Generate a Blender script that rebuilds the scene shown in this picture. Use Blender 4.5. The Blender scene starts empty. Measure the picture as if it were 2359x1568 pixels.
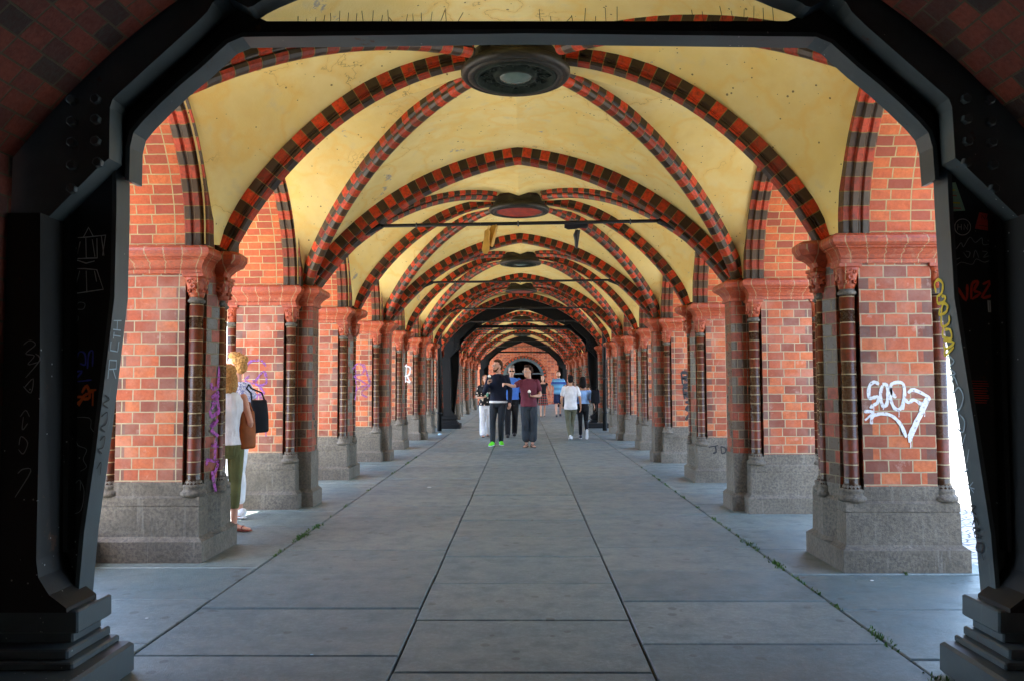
import bpy, bmesh, math, random
from mathutils import Vector, Matrix
random.seed(7)
PI = math.pi
R = math.radians
scene = bpy.context.scene
# ------------------------------------------------------------------ camera
CAMH = 1.42
cam_d = bpy.data.cameras.new("camera")
cam = bpy.data.objects.new("camera", cam_d)
scene.collection.objects.link(cam)
cam.location = (0, 0, CAMH)
FPX = 1798.0                       # focal length in pixels of a 2358 px wide picture
cam_d.sensor_width = 36; cam_d.lens = 36*FPX/2358
cam_d.clip_end = 5000; cam_d.clip_start = 0.05
CAM_ROT = (Matrix.Rotation(R(0.83), 4, 'Z') @ Matrix.Rotation(R(90+3.06), 4, 'X') @ Matrix.Rotation(R(-0.22), 4, 'Z'))
cam.rotation_euler = CAM_ROT.to_euler()
scene.camera = cam
# ------------------------------------------------------------------ world, sun, exposure
SUN_EL, SUN_SIDE = 56, 20          # sun height; degrees to the left of straight behind the camera
w = bpy.data.worlds.new("World"); scene.world = w; w.use_nodes = True
nt = w.node_tree
sky = nt.nodes.new('ShaderNodeTexSky'); sky.sky_type = 'NISHITA'; sky.sun_disc = False
# sun stands to the left and a little behind the camera
sun_dir = Vector((-math.cos(R(SUN_EL))*math.sin(R(SUN_SIDE)), -math.cos(R(SUN_EL))*math.cos(R(SUN_SIDE)), math.sin(R(SUN_EL))))
sky.sun_elevation = R(SUN_EL); sky.sun_rotation = math.atan2(sun_dir.x, sun_dir.y)
sky.air_density = 1.0; sky.dust_density = 1.5; sky.ozone_density = 1.0
nt.links.new(sky.outputs[0], nt.nodes['Background'].inputs[0])
nt.nodes['Background'].inputs[1].default_value = 0.15
sd = bpy.data.lights.new("sun", 'SUN'); sd.energy = 5.0; sd.angle = R(0.5); sd.color = (1.0, 0.93, 0.82)
sun = bpy.data.objects.new("sun", sd); scene.collection.objects.link(sun)
sun.rotation_euler = sun_dir.to_track_quat('Z', 'Y').to_euler(); sun.location = (-20, -10, 30)
scene.view_settings.view_transform = 'Standard'; scene.view_settings.look = 'None'
scene.view_settings.exposure = 3.3; scene.view_settings.gamma = 1.0
scene.render.engine = 'CYCLES'
try:
    scene.cycles.max_bounces = 10; scene.cycles.diffuse_bounces = 6
except Exception: pass

# ------------------------------------------------------------------ helpers
def tag(o, label=None, cat=None, group=None, kind=None):
    if label: o['label'] = label
    if cat: o['category'] = cat
    if group: o['group'] = group
    if kind: o['kind'] = kind
    return o
def empty(name, loc=(0, 0, 0), rz=0, parent=None):
    o = bpy.data.objects.new(name, None); scene.collection.objects.link(o)
    o.location = loc; o.rotation_euler = (0, 0, rz); o.empty_display_size = 0.2
    if parent: o.parent = parent
    return o
def copy_tree(o, parent=None):
    c = o.copy(); scene.collection.objects.link(c); c.parent = parent
    for ch in list(o.children): copy_tree(ch, c)
    return c
def unproj(px, py, Y=None, X=None, Z=None):
    """a pixel of the 2358 px wide picture -> the point where its ray meets a plane of the place"""
    d = CAM_ROT.to_3x3() @ Vector(((px-1179)/FPX, -(py-784)/FPX, -1))
    if Y is not None: t = Y/d.y
    elif X is not None: t = X/d.x
    else: t = (Z-CAMH)/d.z
    return Vector((0, 0, CAMH)) + d*t

class MB:
    def __init__(s): s.v = []; s.f = []; s.uv = []; s.m = []; s.sm = []
    def face(s, idx, uv=None, m=0, smooth=False):
        s.f.append(tuple(idx)); s.uv.append(uv); s.m.append(m); s.sm.append(smooth)
    def poly(s, pts, uv=None, m=0, smooth=False):
        n = len(s.v); s.v += [tuple(p) for p in pts]; s.face(range(n, n+len(pts)), uv, m, smooth)
    def box(s, x0, x1, y0, y1, z0, z1, m=0):
        n = len(s.v)
        s.v += [(x0,y0,z0),(x1,y0,z0),(x1,y1,z0),(x0,y1,z0),(x0,y0,z1),(x1,y0,z1),(x1,y1,z1),(x0,y1,z1)]
        for q in ((0,3,2,1),(4,5,6,7),(0,1,5,4),(1,2,6,5),(2,3,7,6),(3,0,4,7)): s.face([n+i for i in q], None, m)
    def bbox(s, x0, x1, y0, y1, z0, z1, b=0.01, m=0):
        """box with bevelled vertical and top edges"""
        def ring(dx, z):
            return [(x0+dx+b,y0+dx,z),(x1-dx-b,y0+dx,z),(x1-dx,y0+dx+b,z),(x1-dx,y1-dx-b,z),(x1-dx-b,y1-dx,z),(x0+dx+b,y1-dx,z),(x0+dx,y1-dx-b,z),(x0+dx,y0+dx+b,z)]
        s.rings([ring(b, z0), ring(0, z0+b), ring(0, z1-b), ring(b, z1)], cap=True, m=m)
    def rings(s, rs, closed=True, cap=False, m=0, smooth=False, us=None, vs=None, loop=False):
        """loft; rs = list of point lists.  us / vs give metric uv's"""
        n0 = len(s.v); k = len(rs[0])
        for r in rs: s.v += [tuple(p) for p in r]
        L = len(rs); 
        for i in range(L if loop else L-1):
            i2 = (i+1) % L
            for j in range(k if closed else k-1):
                j2 = (j+1) % k
                uv = None
                if us is not None:
                    ua, ub = us[j], us[j+1]
                    va, vb = vs[i], vs[i+1]
                    uv = [(ua,va),(ub,va),(ub,vb),(ua,vb)]
                mm = m[j] if isinstance(m, (list, tuple)) else m
                s.face((n0+i*k+j, n0+i*k+j2, n0+i2*k+j2, n0+i2*k+j), uv, mm, smooth)
        if cap:
            mm = m[0] if isinstance(m, (list, tuple)) else m
            s.face([n0+j for j in range(k)][::-1], None, mm); s.face([n0+(L-1)*k+j for j in range(k)], None, mm)
    def prism(s, poly, y0, y1, m=0, plane='xz'):
        """polygon (a,b) extruded along the third axis"""
        def P(a, b, c): return (a, c, b) if plane == 'xz' else ((a, b, c) if plane == 'xy' else (c, a, b))
        s.rings([[P(a, b, y0) for a, b in poly], [P(a, b, y1) for a, b in poly]], cap=True, m=m)
    def revolve(s, prof, cx=0, cy=0, n=20, m=0, smooth=True, cap=True):
        rs = [[(cx+r*math.cos(2*PI*j/n), cy+r*math.sin(2*PI*j/n), z) for j in range(n)] for r, z in prof]
        rm = max(r for r, z in prof)
        vs = [0]
        for a, b in zip(prof, prof[1:]): vs.append(vs[-1]+math.hypot(a[0]-b[0], a[1]-b[1]))
        s.rings(rs, cap=cap, m=m, smooth=smooth, us=[2*PI*rm*j/n for j in range(n+1)], vs=[z for r, z in prof])
    def tube(s, pts, r, n=8, m=0, cap=True):
        pts = [Vector(p) for p in pts]; rs = []
        rr = r if isinstance(r, (list, tuple)) else [r]*len(pts)
        for i, p in enumerate(pts):
            t = (pts[min(i+1, len(pts)-1)]-pts[max(i-1, 0)]).normalized()
            a = t.cross(Vector((0, 0, 1)))
            if a.length < 1e-3: a = t.cross(Vector((0, 1, 0)))
            a.normalize(); b = t.cross(a)
            rs.append([tuple(p+a*rr[i]*math.cos(2*PI*j/n)+b*rr[i]*math.sin(2*PI*j/n)) for j in range(n)])
        s.rings(rs, cap=cap, m=m, smooth=True)
    def build(s, name, mats, parent=None, fixn=True, loc=None):
        me = bpy.data.meshes.new(name); me.from_pydata(s.v, [], s.f)
        if not isinstance(mats, (list, tuple)): mats = [mats]
        for mt in mats: me.materials.append(mt)
        uvl = me.uv_layers.new(name='UVMap')
        for p, uv, mi, sm in zip(me.polygons, s.uv, s.m, s.sm):
            p.material_index = mi; p.use_smooth = sm
            if uv is None:
                nn = p.normal; ax = max(range(3), key=lambda i: abs(nn[i]))
                uv = []
                for vi in p.vertices:
                    c = me.vertices[vi].co
                    uv.append((c.y, c.z) if ax == 0 else ((c.x, c.z) if ax == 1 else (c.x, c.y)))
            for li, q in zip(p.loop_indices, uv): uvl.data[li].uv = q
        if fixn:
            bm = bmesh.new(); bm.from_mesh(me); bmesh.ops.recalc_face_normals(bm, faces=bm.faces); bm.to_mesh(me); bm.free()
        o = bpy.data.objects.new(name, me); scene.collection.objects.link(o)
        if parent: o.parent = parent
        if loc is not None: o.location = loc
        return o
def arcpts(c, r, a0, a1, n): return [(c[0]+r*math.cos(a0+(a1-a0)*i/n), c[1]+r*math.sin(a0+(a1-a0)*i/n)) for i in range(n+1)]

# ------------------------------------------------------------------ materials
class NT:
    def __init__(s, name):
        s.mat = bpy.data.materials.new(name); s.mat.use_nodes = True; s.t = s.mat.node_tree
        s.b = s.t.nodes['Principled BSDF']
    def n(s, typ, **kw):
        nd = s.t.nodes.new(typ)
        for k, v in kw.items(): setattr(nd, k, v)
        return nd
    def L(s, a, b): s.t.links.new(a, b)
    def math(s, op, a, b=None, c=None):
        nd = s.n('ShaderNodeMath', operation=op)
        for i, x in enumerate((a, b, c)):
            if x is None: continue
            if isinstance(x, (int, float)): nd.inputs[i].default_value = x
            else: s.L(x, nd.inputs[i])
        return nd.outputs[0]
    def mix(s, f, a, b, blend='MIX'):
        nd = s.n('ShaderNodeMix', data_type='RGBA', blend_type=blend)
        for i, x in ((0, f), (6, a), (7, b)):
            if isinstance(x, (int, float)): nd.inputs[i].default_value = x
            elif isinstance(x, tuple): nd.inputs[i].default_value = (*x, 1) if len(x) == 3 else x
            else: s.L(x, nd.inputs[i])
        return nd.outputs[2]
    def noise(s, vec, scale, detail=4, rough=0.5):
        nd = s.n('ShaderNodeTexNoise'); nd.inputs['Scale'].default_value = scale
        nd.inputs['Detail'].default_value = detail; nd.inputs['Roughness'].default_value = rough
        if vec is not None: s.L(vec, nd.inputs['Vector'])
        return nd.outputs['Fac']
    def ramp(s, f, lo, hi, a=0.0, b=1.0):
        nd = s.n('ShaderNodeMapRange'); nd.inputs[1].default_value = lo; nd.inputs[2].default_value = hi
        nd.inputs[3].default_value = a; nd.inputs[4].default_value = b; s.L(f, nd.inputs[0]); return nd.outputs[0]
    def objvec(s, randomise=True):
        tc = s.n('ShaderNodeTexCoord'); v = tc.outputs['Object']
        if randomise:
            oi = s.n('ShaderNodeObjectInfo'); m = s.math('MULTIPLY', oi.outputs['Random'], 60.0)
            va = s.n('ShaderNodeVectorMath', operation='ADD'); s.L(v, va.inputs[0]); s.L(m, va.inputs[1]); v = va.outputs[0]
        return v
    def uv(s):
        tc = s.n('ShaderNodeTexCoord'); return tc.outputs['UV']
    def sep(s, v):
        nd = s.n('ShaderNodeSeparateXYZ'); s.L(v, nd.inputs[0]); return nd.outputs
    def bump(s, h, dist=0.01, strength=0.5):
        nd = s.n('ShaderNodeBump'); nd.inputs['Strength'].default_value = strength; nd.inputs['Distance'].default_value = dist
        s.L(h, nd.inputs['Height']); s.L(nd.outputs[0], s.b.inputs['Normal'])
    def out(s, col=None, rough=None, metal=None, spec=None):
        for k, x in (('Base Color', col), ('Roughness', rough), ('Metallic', metal), ('Specular IOR Level', spec)):
            if x is None: continue
            if isinstance(x, tuple): s.b.inputs[k].default_value = (*x, 1)
            elif isinstance(x, (int, float)): s.b.inputs[k].default_value = x
            else: s.L(x, s.b.inputs[k])
        return s.mat

def plain(name, col, rough=0.6, var=0.15, scale=8, metal=0.0, spec=0.5):
    t = NT(name); v = t.objvec(); f = t.ramp(t.noise(v, scale, 5), 0.3, 0.7)
    dk = tuple(c*(1-var) for c in col); lt = tuple(min(1, c*(1+var)) for c in col)
    return t.out(t.mix(f, dk, lt), rough, metal, spec)

def brick_mat(name, c1, c2, c3, mortar, bw=0.2, bh=0.098, quoin=False, wash=0.0, dark=0.0, rough=0.62):
    t = NT(name); uv = t.uv(); X, Y, _ = t.sep(uv)
    ov = t.objvec()
    # slightly wavy courses
    nz = t.n('ShaderNodeTexNoise'); nz.inputs['Scale'].default_value = 9; t.L(ov, nz.inputs['Vector'])
    sb = t.n('ShaderNodeVectorMath', operation='MULTIPLY_ADD'); t.L(nz.outputs['Color'], sb.inputs[0])
    sb.inputs[1].default_value = (0.008, 0.008, 0); t.L(uv, sb.inputs[2])
    oi = t.n('ShaderNodeObjectInfo'); kk = t.math('FLOOR', t.math('MULTIPLY', oi.outputs['Random'], 40.0))
    cbo = t.n('ShaderNodeCombineXYZ'); t.L(t.math('MULTIPLY', kk, bw*1.5), cbo.inputs[0]); t.L(t.math('MULTIPLY', kk, bh*2), cbo.inputs[1])
    sa = t.n('ShaderNodeVectorMath', operation='ADD'); t.L(sb.outputs[0], sa.inputs[0]); t.L(cbo.outputs[0], sa.inputs[1])
    br = t.n('ShaderNodeTexBrick'); t.L(sa.outputs[0], br.inputs['Vector'])
    br.inputs['Scale'].default_value = 1; br.inputs['Brick Width'].default_value = bw; br.inputs['Row Height'].default_value = bh
    br.inputs['Mortar Size'].default_value = 0.0052; br.inputs['Mortar Smooth'].default_value = 0.15
    br.inputs['Color1'].default_value = (0, 0, 0, 1); br.inputs['Color2'].default_value = (1, 1, 1, 1); br.inputs['Mortar'].default_value = (.5, .5, .5, 1)
    br.offset = 0.5; br.squash = 1.2; br.squash_frequency = 2
    rnd = t.sep(br.outputs['Color'])[0]
    cr = t.n('ShaderNodeValToRGB'); e = cr.color_ramp.elements
    cr.color_ramp.interpolation = 'LINEAR'
    e[0].position = 0.0; e[0].color = (*c3, 1); e[1].position = 1.0; e[1].color = (*c2, 1)
    m_ = e.new(0.45+dark); m_.color = (*c1, 1); k_ = e.new(0.10); k_.color = (*(x*0.55 for x in c3), 1)
    t.L(rnd, cr.inputs[0]); col = cr.outputs[0]
    if quoin:                       # dark headers keyed into the edge of the panel on every other course
        row = t.math('FLOOR', t.math('DIVIDE', Y, bh)); par = t.math('MODULO', row, 2.0)
        ed = t.math('GREATER_THAN', t.math('ABSOLUTE', X), 0.2)
        col = t.mix(t.math('MULTIPLY', t.math('MULTIPLY', par, ed), 0.85), col, (0.06, 0.03, 0.022))
    f0 = t.noise(ov, 11, 5, 0.7); col = t.mix(t.ramp(f0, 0.42, 0.68, 0, 0.4), col, tuple(c*0.5 for c in c3))
    f1 = t.noise(ov, 45, 6, 0.65); col = t.mix(t.ramp(f1, 0.35, 0.75, 0, 0.45), col, tuple(c*0.45 for c in c1))
    f2 = t.noise(ov, 3.2, 5, 0.6)
    if wash > 0:
        col = t.mix(t.ramp(f2, 0.45, 0.7, 0, wash), col, (0.42, 0.31, 0.25))
        f3 = t.noise(ov, 6.5, 6, 0.7); col = t.mix(t.ramp(f3, 0.6, 0.68, 0, wash*0.9), col, (0.56, 0.47, 0.40))
    mc = t.mix(t.ramp(t.noise(ov, 14, 4), 0.3, 0.7), tuple(c*0.7 for c in mortar), mortar)
    col = t.mix(br.outputs['Fac'], col, mc)
    h = t.math('SUBTRACT', t.math('MULTIPLY', f1, 0.35), br.outputs['Fac'])
    t.bump(h, 0.008, 0.8)
    return t.out(col, t.ramp(f1, 0.2, 0.8, rough-0.18, rough+0.2))

def stripe_mat(name, period=0.2, red=(0.46, 0.038, 0.005), dark=(0.036, 0.020, 0.009), mortar=(0.22, 0.16, 0.055), mode='alt', gl=0.22, p_red=0.25, thr=None):
    t = NT(name); X, Y, _ = t.sep(t.uv()); ov = t.objvec()
    q = t.math('DIVIDE', Y, period/2); idx = t.math('FLOOR', q); fr = t.math('FRACT', q)
    wn = t.n('ShaderNodeTexWhiteNoise', noise_dimensions='2D')
    cb = t.n('ShaderNodeCombineXYZ'); t.L(idx, cb.inputs[0]); 
    if mode == 'bricks':
        xo = t.math('MULTIPLY_ADD', idx, 0.5, t.math('DIVIDE', X, 0.125)); t.L(t.math('FLOOR', xo), cb.inputs[1])
    oi = t.n('ShaderNodeObjectInfo'); t.L(cb.outputs[0], wn.inputs['Vector'])
    if mode == 'alt':
        ii = t.math('ADD', idx, 1000.0)
        if thr: ii = t.math('ADD', ii, t.math('GREATER_THAN', t.math('ABSOLUTE', X), thr))
        isr = t.math('LESS_THAN', t.math('MODULO', ii, 2.0), 0.5)
    else: isr = t.math('LESS_THAN', wn.outputs['Value'], p_red)
    rv = t.mix(wn.outputs['Value'], tuple(c*0.45 for c in red), tuple(min(1, c*1.45) for c in red))
    dv = t.mix(wn.outputs['Value'], tuple(c*0.6 for c in dark), tuple(c*1.9 for c in dark))
    col = t.mix(isr, dv, rv)
    f1 = t.noise(ov, 30, 5, 0.65); col = t.mix(t.ramp(f1, 0.42, 0.72, 0, 0.75), col, (0.04, 0.028, 0.015))
    mo = t.math('LESS_THAN', fr, 0.06 if mode == 'alt' else 0.085)
    if thr: col = t.mix(t.math('LESS_THAN', t.math('ABSOLUTE', t.math('SUBTRACT', t.math('ABSOLUTE', X), thr)), 0.007), col, (0.02, 0.012, 0.008))
    if mode == 'bricks': mo = t.math('MAXIMUM', mo, t.math('LESS_THAN', t.math('FRACT', xo), 0.055))
    col = t.mix(mo, col, mortar)
    t.bump(t.math('MULTIPLY_ADD', f1, 0.3, t.math('SUBTRACT', 1.0, mo)), 0.006, 0.7)
    rg = t.math('ADD', t.math('MULTIPLY', isr, 0.18), t.math('MULTIPLY_ADD', mo, 0.5, t.ramp(f1, 0.2, 0.8, gl, gl+0.3)))
    return t.out(col, rg, None, 0.35)

M = {}
M['brick'] = brick_mat('orange_brick', (0.52, 0.082, 0.008), (0.62, 0.14, 0.018), (0.38, 0.052, 0.008), (0.46, 0.33, 0.13), bw=0.155, bh=0.08)
M['brick_pier'] = brick_mat('weathered_brick', (0.41, 0.070, 0.012), (0.52, 0.125, 0.024), (0.25, 0.046, 0.016), (0.40, 0.32, 0.19), quoin=True, wash=0.26, dark=0.06, bw=0.15, bh=0.092)
M['brick_dark'] = brick_mat('dark_brick', (0.15, 0.018, 0.005), (0.20, 0.03, 0.008), (0.02, 0.010, 0.006), (0.06, 0.05, 0.02), dark=0.1, bw=0.15)  # much darker brick tone for the passages
M['brick_end'] = brick_mat('end_wall_brick', (0.42, 0.07, 0.018), (0.50, 0.12, 0.03), (0.3, 0.045, 0.015), (0.5, 0.36, 0.24))
M['stripe'] = stripe_mat('banded_voussoirs', 0.215, thr=0.138)
M['stripe_x'] = stripe_mat('banded_cross_rib', 0.22, thr=0.07)
M['stripe_d'] = stripe_mat('banded_diagonal_rib', 0.21, thr=0.098)
M['stripe_side'] = stripe_mat('banded_side_arch', 0.22, red=(0.40, 0.042, 0.010))
M['column'] = stripe_mat('glazed_column_brick', 0.196, red=(0.20, 0.036, 0.012), dark=(0.042, 0.019, 0.010), mode='rand', gl=0.12, mortar=(0.34, 0.28, 0.16), p_red=0.35)
M['pil'] = stripe_mat('glazed_pilaster_brick', 0.196, red=(0.36, 0.052, 0.014), dark=(0.046, 0.028, 0.018), mode='bricks', gl=0.16, mortar=(0.22, 0.18, 0.11), p_red=0.5)

def stone_mat():
    t = NT('granite_plinth'); ov = t.objvec(); X, Y, Z = t.sep(ov)
    f = t.noise(ov, 2.5, 6, 0.6); g = t.noise(ov, 42, 4, 0.75); 
    st = t.n('ShaderNodeMapping'); st.inputs['Scale'].default_value = (30, 30, 2.2); t.L(ov, st.inputs[0])
    s2 = t.noise(st.outputs[0], 1.0, 4, 0.6)
    col = t.mix(t.ramp(f, 0.3, 0.7), (0.095, 0.078, 0.054), (0.19, 0.165, 0.13))
    col = t.mix(t.ramp(g, 0.42, 0.62, 0, 0.75), col, (0.05, 0.045, 0.038))
    col = t.mix(t.ramp(s2, 0.58, 0.75, 0, 0.35), col, (0.30, 0.28, 0.25))
    t.bump(t.math('ADD', g, t.math('MULTIPLY', s2, 0.4)), 0.01, 0.9)
    return t.out(col, 0.75)
M['stone'] = stone_mat()
def terracotta_mat():
    t = NT('moulded_terracotta'); ov = t.objvec(); X, Y, _ = t.sep(t.uv())
    f = t.noise(ov, 5, 5, 0.6); g = t.noise(ov, 50, 4, 0.7)
    col = t.mix(t.ramp(f, 0.3, 0.7), (0.30, 0.040, 0.009), (0.46, 0.078, 0.016))
    col = t.mix(t.ramp(g, 0.42, 0.68, 0, 0.6), col, (0.11, 0.028, 0.014)); col = t.mix(t.ramp(t.noise(ov, 12, 5, .7), 0.55, 0.7, 0, 0.5), col, (0.50, 0.25, 0.14))
    mo = t.math('LESS_THAN', t.math('FRACT', t.math('DIVIDE', X, 0.125)), 0.06)
    col = t.mix(mo, col, (0.36, 0.24, 0.12)); t.bump(t.math('SUBTRACT', g, mo), 0.006, 0.5)
    return t.out(col, 0.5)
M['terra'] = terracotta_mat()
def plaster_mat():
    t = NT('yellow_vault_plaster'); ov = t.objvec()
    f = t.noise(ov, 1.1, 7, 0.62); g = t.noise(ov, 4.5, 6, 0.6); h = t.noise(ov, 70, 3, 0.6)
    col = t.mix(t.ramp(f, 0.34, 0.66), (0.76, 0.59, 0.215), (0.85, 0.695, 0.30))
    col = t.mix(t.ramp(t.noise(ov, 1.7, 5, 0.6), 0.46, 0.68, 0, 0.5), col, (0.86, 0.62, 0.16)); col = t.mix(t.ramp(g, 0.5, 0.72, 0, 0.4), col, (0.74, 0.52, 0.17))
    col = t.mix(t.ramp(g, 0.28, 0.42, 0.4, 0), col, (0.60, 0.53, 0.33))
    # veins of water stain
    ms = t.n('ShaderNodeTexVoronoi', feature='DISTANCE_TO_EDGE'); ms.inputs['Scale'].default_value = 1.3
    nz = t.n('ShaderNodeTexNoise'); nz.inputs['Scale'].default_value = 2.2; nz.inputs['Detail'].default_value = 6; t.L(ov, nz.inputs['Vector'])
    va = t.n('ShaderNodeVectorMath', operation='MULTIPLY_ADD'); t.L(nz.outputs['Color'], va.inputs[0]); va.inputs[1].default_value = (1.1, 1.1, 1.1); t.L(ov, va.inputs[2]); t.L(va.outputs[0], ms.inputs['Vector'])
    vein = t.ramp(ms.outputs['Distance'], 0.0, 0.10, 0.36, 0.0)
    col = t.mix(vein, col, (0.82, 0.48, 0.07))
    cr = t.ramp(ms.outputs['Distance'], 0.0, 0.007, 1.0, 0.0); crm = t.math('MULTIPLY', cr, t.ramp(f, 0.52, 0.6))
    col = t.mix(t.math('MULTIPLY', crm, 0.7), col, (0.16, 0.12, 0.06))
    # flaked spots and soot specks
    fl = t.noise(ov, 2.6, 8, 0.75); flm = t.ramp(fl, 0.66, 0.67)
    col = t.mix(flm, col, (0.42, 0.38, 0.30))
    sp = t.n('ShaderNodeTexVoronoi'); sp.inputs['Scale'].default_value = 19; t.L(ov, sp.inputs['Vector'])
    sm = t.math('LESS_THAN', sp.outputs['Distance'], t.math('MULTIPLY', t.math('SUBTRACT', t.noise(ov, 7, 4), 0.47), 0.9))
    col = t.mix(t.math('MULTIPLY', sm, 0.85), col, (0.12, 0.08, 0.03))
    t.bump(t.math('ADD', t.math('MULTIPLY', h, 0.5), t.math('SUBTRACT', g, flm)), 0.01, 0.35)
    return t.out(col, 0.85)
M['plaster'] = plaster_mat()
def iron_mat(name, base, rough=0.42, speck=True):
    t = NT(name); ov = t.objvec(False)
    f = t.noise(ov, 3, 6, 0.65); g = t.noise(ov, 90, 3)
    col = t.mix(t.ramp(f, 0.35, 0.7), tuple(c*0.75 for c in base), tuple(c*1.25 for c in base))
    st = t.n('ShaderNodeMapping'); st.inputs['Scale'].default_value = (22, 22, 1.3); t.L(ov, st.inputs[0])
    s2 = t.noise(st.outputs[0], 1.0, 5, 0.7); col = t.mix(t.ramp(s2, 0.62, 0.75, 0, 0.5), col, tuple(c*2.2 for c in base))
    ru = t.noise(ov, 5.5, 7, 0.75); col = t.mix(t.ramp(ru, 0.63, 0.67, 0, 0.8), col, (0.075, 0.032, 0.015))
    if speck:
        sp = t.n('ShaderNodeTexVoronoi'); sp.inputs['Scale'].default_value = 22; t.L(ov, sp.inputs['Vector'])
        sm = t.math('MULTIPLY', t.math('LESS_THAN', sp.outputs['Distance'], 0.09), t.math('GREATER_THAN', t.noise(ov, 2.3, 2), 0.57))
        col = t.mix(sm, col, (0.35, 0.36, 0.36))
    t.bump(t.math('ADD', f, t.math('MULTIPLY', g, 0.2)), 0.004, 0.4)
    return t.out(col, t.ramp(f, 0.3, 0.7, rough-0.08, rough+0.15), None, 0.4 if speck else 0.15)
M['iron'] = iron_mat('painted_iron', (0.066, 0.086, 0.093))
M['iron_far'] = iron_mat('shaded_iron', (0.010, 0.011, 0.012), 0.75, False)  # portal iron darkened for the far frames; their shade is in the colour
M['iron_dark'] = iron_mat('black_painted_iron', (0.009, 0.0095, 0.010), 0.6)
def slab_mat():
    t = NT('granite_slab'); ov = t.objvec(False)
    geo = t.n('ShaderNodeNewGeometry'); ri = geo.outputs['Random Per Island']
    f = t.noise(ov, 0.9, 6, 0.6); g = t.noise(ov, 24, 6, 0.85); k = t.noise(ov, 5, 5, 0.6)
    col = t.mix(ri, (0.125, 0.188, 0.190), (0.210, 0.272, 0.255))
    col = t.mix(t.ramp(g, 0.35, 0.62, 0, 0.65), col, (0.05, 0.062, 0.065))
    col = t.mix(t.ramp(g, 0.58, 0.72, 0, 0.7), col, (0.40, 0.42, 0.38))
    col = t.mix(t.ramp(f, 0.45, 0.7, 0, 0.35), col, (0.24, 0.22, 0.17))
    col = t.mix(t.ramp(k, 0.50, 0.66, 0, 0.5), col, (0.085, 0.11, 0.11))
    sp = t.n('ShaderNodeTexVoronoi'); sp.inputs['Scale'].default_value = 5.5; t.L(ov, sp.inputs['Vector'])
    sm = t.math('MULTIPLY', t.math('LESS_THAN', sp.outputs['Distance'], 0.16), t.math('GREATER_THAN', t.noise(ov, 3, 2), 0.5))
    col = t.mix(t.math('MULTIPLY', sm, 0.6), col, (0.045, 0.045, 0.045))
    t.bump(g, 0.008, 0.7)
    return t.out(col, t.ramp(k, 0.3, 0.7, 0.38, 0.58), None, 0.55)
M['slab'] = slab_mat()
M['joint'] = plain('joint_dirt', (0.045, 0.042, 0.028), 0.95, 0.4, 20)
def cobble_mat():
    t = NT('cobblestones'); ov = t.objvec(False)
    v = t.n('ShaderNodeTexVoronoi', feature='DISTANCE_TO_EDGE'); v.inputs['Scale'].default_value = 9; t.L(ov, v.inputs['Vector'])
    c = t.n('ShaderNodeTexVoronoi'); c.inputs['Scale'].default_value = 9; t.L(ov, c.inputs['Vector'])
    col = t.mix(t.sep(c.outputs['Color'])[0], (0.34, 0.34, 0.32), (0.55, 0.54, 0.50))
    m = t.ramp(v.outputs['Distance'], 0.02, 0.1); col = t.mix(m, (0.05, 0.045, 0.035), col); t.bump(m, 0.02, 0.8)
    return t.out(col, 0.6)
M['cobble'] = cobble_mat()
M['verdigris'] = plain('verdigris_bronze', (0.012, 0.019, 0.014), 0.8, 0.5, 18, 0.0, 0.2)
M['boss_brick'] = stripe_mat('boss_rim_brick', 0.08, red=(0.05, 0.022, 0.01), dark=(0.018, 0.017, 0.012), mode='rand', gl=0.3, mortar=(0.06, 0.05, 0.025))
M['lens'] = plain('milky_glass', (0.10, 0.14, 0.12), 0.15, 0.15, 10)
M['boss_red'] = plain('red_tile_disc', (0.30, 0.026, 0.004), 0.4, 0.5, 14)
M['water'] = plain('river_water', (0.03, 0.06, 0.06), 0.12, 0.2, 0.5)
M['concrete'] = plain('bridge_deck_concrete', (0.45, 0.42, 0.37), 0.85, 0.2, 2)
# ------------------------------------------------------------------ layout
SP = 2.62
def yc(k): return 6.45+SP*(k-1)
def W(x, y, z): return (x-0.055, y-0.057*x, z)
HW = 2.505
def archz(d): return 0.489+math.sqrt(max(0.01, 3.685**2-(abs(d)+0.52)**2))

# ---- ground, street, water
mb = MB(); mb.poly([(-3000, -3000, -7), (3000, -3000, -7), (3000, 3000, -7), (-3000, 3000, -7)])
tag(mb.build('river_water', M['water'], fixn=False), kind='structure')
mb = MB(); mb.box(-3.9, 3.5, -12, 70, -0.6, -0.022); mb.box(-3.9, 16, 70, 200, -0.6, -0.045); mb.box(-8, -3.9, -30, 70, -0.6, -0.05, m=1)  # last box: pale ledge added outside the left arcade to bounce sunlight in
tag(mb.build('bridge_floor_bed', [M['joint'], M['concrete']]), kind='structure')
mb = MB(); mb.box(3.5, 16, -30, 70, -0.6, -0.06)
tag(mb.build('street', M['cobble']), kind='structure')
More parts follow.
